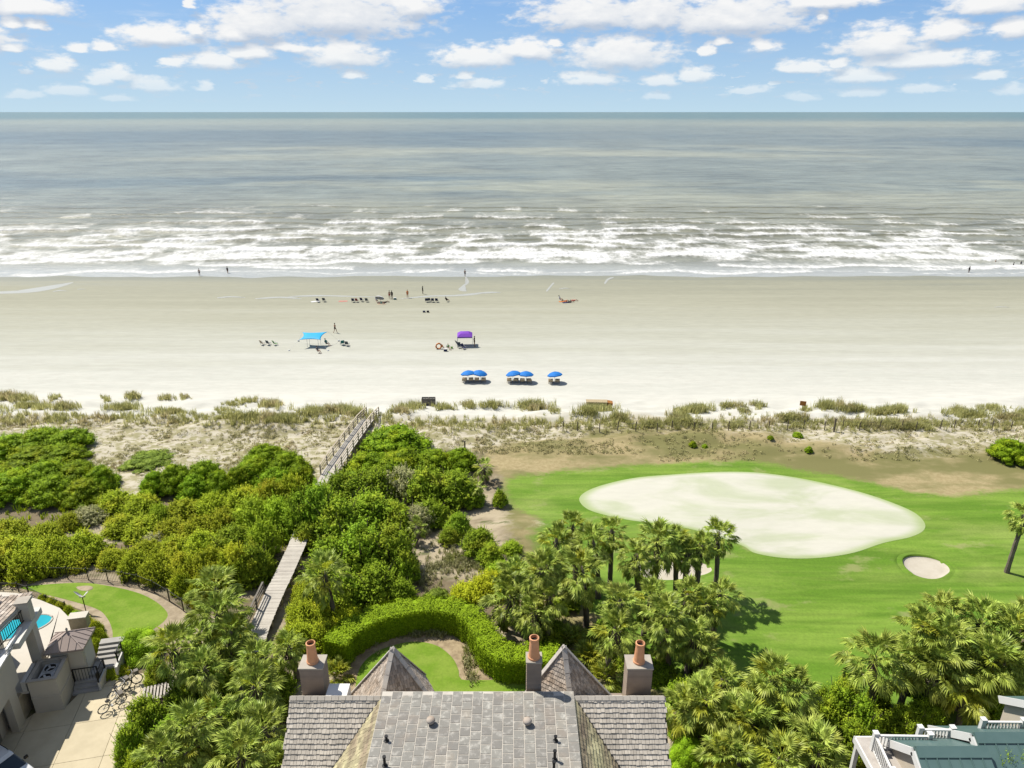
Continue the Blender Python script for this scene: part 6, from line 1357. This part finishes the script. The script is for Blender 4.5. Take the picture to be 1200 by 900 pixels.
# clipped hedge -------------------------------------------------------------
def hedge():
    T = 3 + 1.9; pts = [at(x, y, T) for x, y in ((392, 752), (408, 735), (440, 719), (475, 710), (508, 707), (540, 712), (562, 728), (573, 748), (590, 762), (620, 764), (655, 764))]
    Q = []; n = len(pts)
    for i in range(n - 1):
        p0, p1, p2, p3 = pts[max(i - 1, 0)], pts[i], pts[i + 1], pts[min(i + 2, n - 1)]
        for k in range(8): s = k / 8; Q.append(.5 * (2 * p1 + (p2 - p0) * s + (2 * p0 - 5 * p1 + 4 * p2 - p3) * s * s + (3 * p1 - p0 - 3 * p2 + p3) * s ** 3))
    Q.append(pts[-1]); rs = np.random.RandomState(5); o = thing('clipped_hedge', 'thick clipped bright green hedge curving around the garden lawn', 'hedge', (Q[0].x, Q[0].y, GZ))
    hw = 0.9; hh = 1.9; C = []; N = []
    core = MB(); ring = []
    for i, q in enumerate(Q):
        t = (Q[min(i + 1, len(Q) - 1)] - Q[max(i - 1, 0)]); t.z = 0; t.normalize(); x = Vector((t.y, -t.x, 0)); ring.append([Vector((q.x, q.y, GZ + z)) + x * s for s, z in ((-hw * .88, 0), (-hw * .92, hh * .8), (-hw * .7, hh * .94), (hw * .7, hh * .94), (hw * .92, hh * .8), (hw * .88, 0))])
        L = (Q[min(i + 1, len(Q) - 1)] - q).length
        for k in range(int(L * 2000)):
            u = rs.rand() * (hw * 2 + hh * 2); f = Vector(t) * (rs.rand() * L); wob = 1 + .05 * math.sin(i * .9) + .04 * math.sin(i * 2.3 + 1)
            if u < hh: pp = x * -hw * wob + Vector((0, 0, u)); nn = -x
            elif u < hh + 2 * hw: pp = x * (u - hh - hw) * wob + Vector((0, 0, hh * wob - .16 * ((u - hh - hw) / hw) ** 4)); nn = Vector((0, 0, 1))
            else: pp = x * hw * wob + Vector((0, 0, u - hh - 2 * hw)); nn = x
            pp = Vector((q.x, q.y, GZ)) + f + pp + Vector(rs.normal(size=3) * .05); C.append(pp); N.append((nn + Vector(rs.normal(size=3) * .30) + Vector((0, 0, .12))).normalized())
    for q, q2 in ((Q[0], Q[1]), (Q[-1], Q[-2])):
        t = (q - q2); t.z = 0; t.normalize(); x = Vector((t.y, -t.x, 0))
        for k in range(1500): C.append(Vector((q.x, q.y, GZ)) + x * (rs.rand() * 2 - 1) * hw + Vector((0, 0, rs.rand() * hh)) + t * (.06 + .10 * rs.rand())); N.append((t + Vector(rs.normal(size=3) * .35)).normalized())
    V, F = leaf_cards(np.array([c[:] for c in C]), np.array([c[:] for c in N]), None, .115, rs=rs)
    w = wloc(o); V = V - np.array([w.x, w.y, w.z]); put_mesh('foliage', raw_mesh('hedge_foliage', V, F, [L_HEDGE]), o)
    k = len(ring[0]); core.add([v for r_ in ring for v in r_], [(i * k + j, i * k + j + 1, (i + 1) * k + j + 1, (i + 1) * k + j) for i in range(len(ring) - 1) for j in range(k - 1)] + [tuple(range(k)), tuple(range(len(ring) * k - 1, (len(ring) - 1) * k - 1, -1))]); core.build('inner_foliage', L_HEDGE, o, True)
hedge()

# palms --------------------------------------------------------------------
P_GREEN = leaf_mat('palm_frond_green', (0.175, 0.250, 0.034), (0.300, 0.378, 0.070), (0.350, 0.410, 0.085), trans=.18, rough=.42, patch=.35, spec=.14)
P_YEL = leaf_mat('palm_frond_yellowing', (0.260, 0.310, 0.030), (0.370, 0.400, 0.050), None, trans=.32, rough=.45, spec=.12)
P_DEAD = leaf_mat('palm_frond_dead', (0.30, 0.245, 0.18), (0.42, 0.355, 0.27), None, trans=.1, rough=.8)
P_TRUNK = mat('palmetto_trunk', (0.23, 0.19, 0.15), (0.14, 0.115, 0.09), 5, .95, rand=.2, bmp=.6)
P_BOOT = mat('palm_boot_tan', (0.36, 0.23, 0.11), (0.26, 0.17, 0.085), 4, .9, rand=.2)
def frond_mesh(seed, petiole, blade, droop, m, nl=20, spread=108):
    """a fan leaf: petiole, arching costa, folded pointed segments with drooping tips; grows along +Y"""
    rs = random.Random(seed); V = []; F = []
    def costa(s):   # s metres along the petiole and costa
        L = petiole + blade * .55; t = s / L; return Vector((0, s * (1 - .10 * droop * t * t), -droop * .42 * t * t * L))
    for a, b in ((0, petiole * .5), (petiole * .5, petiole)):
        p, q = costa(a), costa(b); i = len(V); V += [p + Vector((-.03, 0, 0)), p + Vector((.03, 0, 0)), q + Vector((.022, 0, 0)), q + Vector((-.022, 0, 0)), (p + q) / 2 + Vector((0, 0, -.035))]; F += [(i, i + 1, i + 2, i + 3), (i + 1, i, i + 4), (i + 3, i + 2, i + 4)]
    for k in range(nl):
        f = (k + .5) / nl * 2 - 1; ang = R(spread) * f + rs.uniform(-.04, .04); s0 = petiole + blade * .42 * (1 - abs(f)) ** .9
        o = costa(s0); L = blade * (.98 - .34 * f * f) * rs.uniform(.72, 1.08); tl = -droop * .42 * 2 * s0 / (petiole + blade * .55)
        d = Vector((math.sin(ang), math.cos(ang), tl * math.cos(ang) * .8 + .16 * (1 - abs(f)) + .34 * abs(math.sin(ang)) * (1 - droop * .5))).normalized(); side = d.cross(Vector((0, 0, 1))).normalized(); upn = side.cross(d)
        w = .058 * blade / .9 + .012; m1 = o + d * L * .50; tipd = (d + Vector((0, 0, -1)) * (.55 + .95 * droop) * rs.uniform(.5, 1.4)).normalized(); tip = m1 + tipd * L * .62
        i = len(V); V += [o, m1 + side * w + upn * .02, m1 - side * w + upn * .02, m1 - upn * .02, tip, o + d * L * .03]
        F += [(i, i + 1, i + 3), (i, i + 3, i + 2), (i + 3, i + 1, i + 4), (i + 2, i + 3, i + 4)]
    return raw_mesh('frond', V, F, [m])
FR = {('up', 'g'): [frond_mesh(i, 1.05, .85, .25, P_GREEN) for i in range(3)], ('mid', 'g'): [frond_mesh(10 + i, 1.2, .86, .7, P_GREEN) for i in range(4)], ('down', 'g'): [frond_mesh(20 + i, 1.1, .85, 1.2, P_GREEN) for i in range(3)],
      ('up', 'y'): [frond_mesh(30 + i, .8, .9, .35, P_YEL) for i in range(2)], ('mid', 'y'): [frond_mesh(40 + i, .9, .95, .8, P_YEL) for i in range(2)], ('down', 'y'): [frond_mesh(50 + i, .9, .9, 1.25, P_YEL) for i in range(2)],
      ('down', 'd'): [frond_mesh(60 + i, .7, .8, 1.6, P_DEAD, 12, 80) for i in range(3)]}
def trunk_mesh(seed, booted):
    rs = random.Random(seed); b = MB(); n = 10; pts = []; rad = []
    lx, ly = rs.uniform(-.5, .5), rs.uniform(-.5, .5)
    for k in range(n + 1): t = k / n; pts.append((lx * t * t, ly * t * t, t - .02)); rad.append((.20 if k else .25) * (1 + .10 * (k % 2)) * (1 - .12 * t))
    b.tube(pts, rad, 9)
    o = b.build('trunk', P_TRUNK); me = o.data; bpy.data.objects.remove(o)
    return me, Vector((lx, ly, 1.0))
def boots_mesh(seed, dense):
    rs = random.Random(seed); b = MB()
    for k in range(dense):
        a = k * 2.39996; z = -1.5 * (1 - k / dense) ** 1.1 - .02; r0 = .20; d = Vector((math.cos(a), math.sin(a), 0)); s = Vector((-d.y, d.x, 0)); p = d * r0 + Vector((0, 0, z)); q = p + d * rs.uniform(.10, .19) + Vector((0, 0, rs.uniform(.16, .26)))
        b.add([p - s * .06, p + s * .06, q + s * .03, q - s * .03, p + d * .03 - Vector((0, 0, .08))], [(0, 1, 2, 3), (1, 0, 4), (2, 1, 4), (0, 3, 4), (3, 2, 4)])
    o = b.build('boots', P_TRUNK); me = o.data; bpy.data.objects.remove(o); return me
TRUNKS = [trunk_mesh(i, i % 2 == 0) for i in range(5)]; BOOTS = [boots_mesh(i, 46) for i in range(2)]
BOOT2 = BOOTS[0].copy(); BOOT2.materials.clear(); BOOT2.materials.append(P_BOOT)
def palm(px, py, h, dia_px, label, group=None, yellow=0.04, dead=4, nf=32, name='palm_tree', tan=False, rs=None):
    """cabbage palm whose crown centre shows at (px, py); h trunk height; dia_px crown width in photo pixels"""
    rs = random.Random(int(px * 7 + py * 13)); p = ground(px, py, h) if h > 0 else ground(px, py + 4); crown = Vector((p.x, p.y, p.z + h)); sc = dia_px * mpp(crown) / 3.55 * rs.uniform(.88, 1.10)
    o = thing(name, label, 'palm', p, rs.uniform(0, 6.28), group)
    if h > 0:
        me, top = rs.choice(TRUNKS); t = put_mesh('trunk', me, o); ts = .85 + .25 * rs.random(); t.scale = (ts, ts, h); c = Vector((top.x * ts, top.y * ts, h))
        b = put_mesh('boots', BOOT2 if tan else rs.choice(BOOTS), o, c); b.scale = (ts * .95, ts * .95, min(1.1, h / 2.0))
    else: c = Vector((0, 0, .05))
    for k in range(nf):
        f = (k + .5) / nf; az = k * 2.39996 + rs.uniform(-.25, .25)
        el = 82 - 118 * f ** .85 + rs.uniform(-9, 9) if h > 0 else 80 - 65 * f + rs.uniform(-9, 9)
        kind = 'up' if el > 38 else 'mid' if el > 2 else 'down'; col = 'y' if rs.random() < yellow * (1.6 if kind == 'down' else 1) else 'g'
        fo = put_mesh('frond', rs.choice(FR[(kind, col)]), o, c + Vector((0, 0, .10 * (1 - f) - .12 * f)))
        fo.rotation_euler = Matrix.Rotation(az, 3, 'Z').to_4x4().to_euler() if False else (Matrix.Rotation(az, 4, 'Z') @ Matrix.Rotation(R(el), 4, 'X') @ Matrix.Rotation(rs.uniform(-.5, .5), 4, 'Y')).to_euler()
        s = sc * (1.0 - .18 * (1 - f)) * rs.uniform(.88, 1.1); fo.scale = (s, s, s)
    for k in range(dead if h > 0 else 0):
        fo = put_mesh('dead_frond', rs.choice(FR[('down', 'd')]), o, c - Vector((0, 0, .2))); fo.rotation_euler = (Matrix.Rotation(rs.uniform(0, 6.28), 4, 'Z') @ Matrix.Rotation(R(rs.uniform(-62, -38)), 4, 'X')).to_euler(); s = sc * rs.uniform(.75, .95); fo.scale = (s, s, s)
    return o
def grove(where, items, group, **kw):
    """items: (px, py, trunk height, crown width px[, look]) ; the ordinal counts crowns from the west"""
    items = sorted(items, key=lambda i: i[0]); n = {}; words_ = lambda h: 'tall' if h > 4.6 else 'middling' if h > 2.6 else 'short' if h > 0 else 'stemless'
    tot = {}
    for it in items: tot[words_(it[2])] = tot.get(words_(it[2]), 0) + 1
    for it in items:
        w = words_(it[2]); n[w] = n.get(w, 0) + 1; opt = dict(kw); opt.update(it[4] if len(it) > 4 else {})
        palm(it[0], it[1], it[2], it[3], w + ' fan palm ' + where + (', ' + ORD[n[w] - 1] + ' from left' if tot[w] > 1 else ''), group, **opt)
grove('in the grove between driveway and house', [(262, 690, 3.6, 62), (246, 724, 3.8, 66), (208, 757, 3.6, 66), (266, 750, 3.2, 58), (243, 783, 3.2, 60), (297, 772, 3.4, 66), (286, 810, 3.4, 70), (226, 848, 3.4, 76), (316, 850, 3.2, 72), (275, 882, 3.6, 78), (182, 884, 3.0, 62), (222, 890, 2.8, 66), (262, 835, 2.4, 60), (330, 890, 3.0, 60), (236, 745, 2.2, 50), (272, 765, 2.4, 52)], 'western palm grove', yellow=.05, dead=1)
grove('standing alone in the wood by the hedge', [(386, 672, 4.2, 58)], None, dead=2)
grove('behind the west chimney', [(344, 760, 2.6, 44)], None)
grove('at the wood edge near the green', [(570, 549, 1.6, 26), (561, 570, 1.8, 26), (487, 622, 1.6, 26)], 'wood edge palms', nf=22, dead=0)
grove('in the yellow clump beside the garden lawn', [(399, 762, 0, 46, dict(yellow=.85)), (396, 788, 0, 42, dict(yellow=.85)), (382, 775, 0, 34, dict(yellow=.7))], 'yellow palmettos', name='saw_palmetto', nf=26)
grove('in the main grove behind the east chimney', [
    (592, 701, 2.8, 62, dict(dead=1)), (606, 672, 3.8, 54), (635, 676, 4.8, 56), (626, 716, 3.0, 50), (643, 706, 3.6, 56), (652, 640, 4.8, 46), (677, 622, 5.0, 48), (704, 638, 4.8, 50), (645, 664, 4.6, 52), (690, 668, 5.0, 62), (718, 628, 4.6, 40), 
    (770, 634, 5.2, 60, dict(dead=3)), (752, 650, 4.9, 44), (797, 636, 5.0, 44), (806, 652, 4.7, 40), (822, 638, 5.0, 44), (846, 627, 5.2, 44, dict(yellow=0.02)),
    (730, 715, 4.4, 60), (757, 704, 4.0, 56), (775, 722, 4.5, 62), (798, 700, 4.2, 54), (828, 716, 4.2, 54), (841, 696, 4.0, 46), (788, 740, 3.6, 56), (714, 738, 3.8, 54), (810, 746, 3.4, 48), (820, 770, 2.4, 52)], 'central palm grove', dead=4)
grove('growing low behind the east turret', [(668, 752, 0, 44, dict(yellow=.25)), (690, 772, 0, 50, dict(yellow=.75)), (708, 792, 0, 48, dict(yellow=.8)), (700, 752, 0, 46, dict(yellow=.2))], 'turret palmettos', name='saw_palmetto', nf=28)
grove('between the shingle house and teal roofs', [(832, 822, 3.0, 70, dict(yellow=.2)), (803, 835, 2.4, 60, dict(yellow=.2)), (900, 800, 3.8, 76, dict(yellow=.12, dead=3)), (928, 812, 3.6, 72, dict(dead=4)), (872, 842, 2.8, 70, dict(yellow=.3)), (850, 856, 2.4, 66, dict(yellow=.2, dead=4)), (910, 848, 2.8, 68, dict(yellow=.25)), (908, 884, 2.6, 76, dict(yellow=.3)), (968, 884, 2.8, 76, dict(yellow=.2)), (842, 800, 2.6, 54), (934, 858, 2.6, 66, dict(dead=3)), (880, 812, 3.2, 60), (870, 885, 2.2, 66, dict(yellow=.25)), (835, 880, 2.2, 60, dict(yellow=.25))], 'corner palm thicket', dead=2)
grove('in the fairway group above the teal roofs', [(1033, 775, 4.0, 88, dict(dead=6, tan=True)), (1077, 745, 4.6, 72, dict(dead=3)), (1106, 723, 4.8, 64), (1150, 728, 4.8, 70), (1117, 752, 4.6, 74, dict(dead=4)), (1176, 742, 4.6, 74), (1162, 770, 4.2, 74), (1094, 785, 3.6, 72, dict(dead=5)), (1134, 812, 2.6, 76, dict(yellow=.45)), (1182, 778, 3.8, 70, dict(dead=4)), (1198, 732, 4.6, 60), (1138, 772, 4.0, 66), (1068, 776, 3.6, 60, dict(dead=5))], 'eastern palm group', dead=3)
palm(1199, 606, 5.2, 42, 'tall lone fan palm on the fairway at the east frame edge', None)

# dune grass and small scrub ------------------------------------------------
G_OATS = leaf_mat('sea_oats', (0.31, 0.345, 0.12), (0.43, 0.44, 0.19), (0.46, 0.43, 0.22), trans=.5, patch=.25)
G_SCRUB = leaf_mat('dune_scrub_leaf', (0.27, 0.27, 0.11), (0.37, 0.34, 0.17), (0.40, 0.34, 0.19), trans=.25, patch=.3)
def blades(points, m, name, h=(.45, 1.0), n=26, spread=.35, w=.022):
    rs = np.random.RandomState(11); V = []; F = []
    P = []; 
    for (x, y, s) in points:
        k = max(6, int(n * s)); a = rs.rand(k) * 6.28; r = spread * s * np.sqrt(rs.rand(k)); P.append(np.stack([x + r * np.cos(a), y + r * np.sin(a), np.full(k, s)], 1))
    P = np.concatenate(P); k = len(P); z = height(P[:, 0], P[:, 1]); hh = (h[0] + (h[1] - h[0]) * rs.rand(k)) * np.clip(P[:, 2], .5, 1.2); a = rs.rand(k) * 6.28; ln = .15 + .5 * rs.rand(k)
    d = np.stack([np.cos(a), np.sin(a), np.zeros(k)], 1); b = np.stack([P[:, 0], P[:, 1], z - .03], 1); s = np.stack([-d[:, 1], d[:, 0], np.zeros(k)], 1) * w
    mid = b + d * (hh * ln * .35)[:, None] + np.array([0, 0, 1]) * (hh * .65)[:, None]; tip = b + d * (hh * ln)[:, None] + np.array([0, 0, 1]) * (hh * (1 - .25 * ln))[:, None]
    V = np.stack([b - s, b + s, mid + s * .8, mid - s * .8, tip], 1).reshape(-1, 3); i = np.arange(k)[:, None] * 5
    F = np.concatenate([i + np.array([[0, 1, 2, 3]]), i + np.array([[3, 2, 4, 4]])]); me = bpy.data.meshes.new(name)
    q = i + np.array([[0, 1, 2, 3]]); t = i + np.array([[3, 2, 4]]); flat = np.concatenate([q.ravel(), t.ravel()]); lt = np.concatenate([np.full(k, 4), np.full(k, 3)])
    me.vertices.add(len(V)); me.vertices.foreach_set('co', V.astype(np.float32).ravel()); me.loops.add(len(flat)); me.loops.foreach_set('vertex_index', flat.astype(np.int32)); me.polygons.add(len(lt)); me.polygons.foreach_set('loop_start', np.concatenate([[0], np.cumsum(lt)[:-1]]).astype(np.int32)); me.polygons.foreach_set('loop_total', lt.astype(np.int32)); me.update(calc_edges=True); me.materials.append(m)
    return tag(put_mesh(name, me), kind='stuff')
def ground_many(XY):
    XY = np.array(XY, float); x = (XY[:, 0] - 600) / F_PX; y = (450 - XY[:, 1]) / F_PX; dy = CT + y * ST; dz = -ST + y * CT; z = np.full(len(x), GZ)
    for _ in range(8):
        t = (z - CAM_H) / dz; z = .5 * z + .5 * height(x * t, dy * t)
    t = (z - CAM_H) / dz; return np.stack([x * t, dy * t], 1)
def dune_plants():
    rs = random.Random(5); px_ = []; S_ = []
    def flush():
        G = ground_many(px_); out = [(g[0], g[1], s) for g, s in zip(G, S_)]; px_.clear(); S_.clear(); return out
    for (x, y, w, d) in ((20, 468, 16, 1.2), (5, 466, 14, 1.1), (62, 466, 6, .8), (155, 466, 10, 1.0), (125, 468, 6, .7), (195, 467, 8, .8), (215, 466, 8, .7), (145, 479, 20, 1.1), (45, 478, 14, .9), (75, 478, 18, 1.0), (30, 476, 12, .8), (200, 484, 22, .9), (262, 482, 12, .7), (290, 470, 14, .7), (316, 475, 16, 1.1), (275, 474, 14, .6), (285, 490, 26, 1.0), (330, 492, 26, 1.0), (372, 484, 20, 1.1), (400, 482, 22, 1.2), (418, 486, 12, 1.0),
                         (470, 482, 14, .9), (486, 478, 14, 1.0), (520, 478, 14, .8), (548, 476, 10, 1.0), (575, 476, 14, .9), (622, 478, 20, 1.3), (650, 483, 6, .8), (690, 484, 16, 1.1), (705, 480, 16, 1.1), (726, 491, 12, 1.1), (765, 498, 10, .9), (795, 490, 14, 1.0), (812, 482, 24, 1.2), (800, 496, 18, .9), (855, 476, 14, .8), (888, 476, 7, 1.0), (870, 482, 10, .6), (925, 490, 22, .9), (945, 480, 8, .6), (972, 477, 18, 1.2), (1000, 480, 14, 1.0), (1050, 482, 16, 1.1), (1030, 484, 14, .9), (1060, 500, 30, .9), (1010, 498, 24, .9), (1120, 484, 14, 1.0), (1142, 488, 18, 1.1), (1160, 478, 18, .7), (1190, 490, 20, 1.0), (1215, 484, 26, 1.0), (-20, 480, 30, 1.0), (1240, 492, 26, 1.0)):
        for _ in range(int(w * 2.6)): px_.append((x + rs.gauss(0, w * .5), y + rs.gauss(0, 1.6))); S_.append(d * rs.uniform(.6, 1.1))
    for _ in range(1700):      # the continuous belt behind the first dunes
        x = rs.uniform(-30, 1230); y = (492 + rs.gauss(0, 4.2)) if x < 460 else (498 + rs.gauss(0, 3.8))
        px_.append((x, y)); S_.append(rs.uniform(.4, .8))
    blades(flush(), G_OATS, 'dune_grass', (.55, 1.15), 26, .42, .024)
    sc = []
    for _ in range(4800):
        a = rs.random()
        if a < .55: x, y = rs.uniform(-20, 440), 496 + 62 * rs.random() ** 1.1
        elif a < .8: x, y = rs.uniform(450, 760), rs.uniform(497, 532)
        else: x, y = rs.uniform(760, 1230), rs.uniform(500, 540)
        px_.append((x, y)); S_.append(rs.uniform(.4, 1.0))
    sc = flush(); A = np.array(sc); dens = fbm(A[:, 0] / 5, A[:, 1] / 5, 55, 3); sc = [q for q, d_ in zip(sc, dens) if d_ > .46 or rs.random() < .2]; gz = height(np.array([q[0] for q in sc]), np.array([q[1] for q in sc]))
    R_ = np.random.RandomState(8); C = []; N = []
    for (x, y, s), z in zip(sc, gz):
        k = int(26 * s); d = unit(R_, k); d[:, 2] = np.abs(d[:, 2]); r = .36 * s; C.append(np.array([x, y, z]) + d * np.array([r, r, r * .75]) * (.6 + .4 * R_.rand(k, 1))); N.append(d + R_.normal(size=(k, 3)) * .6)
    C = np.concatenate(C); N = np.concatenate(N); N /= np.linalg.norm(N, axis=1, keepdims=True); V, F = leaf_cards(C, N, None, .16, .4, R_)
    tag(put_mesh('dune_scrub', raw_mesh('dune_scrub', V, F, [G_SCRUB])), kind='stuff')
    for (x, y, w, hgt) in ((545, 665, 30, 6), (520, 660, 26, 8), (495, 680, 26, 8), (560, 655, 24, 6), (535, 650, 16, 6), (450, 720, 14, 3), (500, 744, 30, 2), (545, 768, 8, 8), (552, 785, 8, 8), (430, 750, 14, 6), (600, 788, 20, 2), (140, 785, 12, 4)):
        for _ in range(int(w * 1.8)): px_.append((x + rs.gauss(0, w * .5), y + rs.gauss(0, hgt))); S_.append(rs.uniform(.45, .9))
    blades(flush(), L_GREY, 'garden_grass', (.3, .75), 26, .30, .026)
    for _ in range(520):
        x = rs.uniform(-20, 470); y = rs.uniform(590, 690 if x > 240 else 662); px_.append((x, y)); S_.append(rs.uniform(.5, 1.0))
    blades(flush(), L_MYR, 'thicket_undergrowth', (.3, .8), 30, .5, .035)
dune_plants()

LABELS = dict(garden_lawn='small bright lawn inside the curved hedge behind the house', shell_border='tan shell path bordering the oval lawn', oval_lawn='oval mown lawn beside the pool terrace', bare_sand_patch='bare sandy patch in the oval lawn', garden_path='tan paved path beside the shingle house',
              putting_green='pale top-dressed putting green on the golf course', sand_bunker='small pale sand bunker in the fairway', mulch_bed='brown mulch bed between hedge and garden lawn', tide_pool='thin shallow tide water lying on the wet sand', pool_terrace='cream plaster pool terrace of the grey house',
              driveway='pale concrete driveway of jointed slabs at the grey house', dune_grass='sea oats and grass tufts along the dunes', dune_scrub='low olive scrub scattered over the dune sand', garden_grass='clumps of ornamental grass in beds and clearing', thicket_undergrowth='low green undergrowth between the thicket shrubs')
for o in scene.objects:
    if o.parent is None and o.get('kind') in ('structure', 'stuff'):
        k = o.name.split('.')[0]
        if k in LABELS: o['label'] = LABELS[k]
        o['category'] = dict(sea='sea', ground='ground', sand_bunker='bunker', tide_pool='tide pool').get(k, k.split('_')[-1])
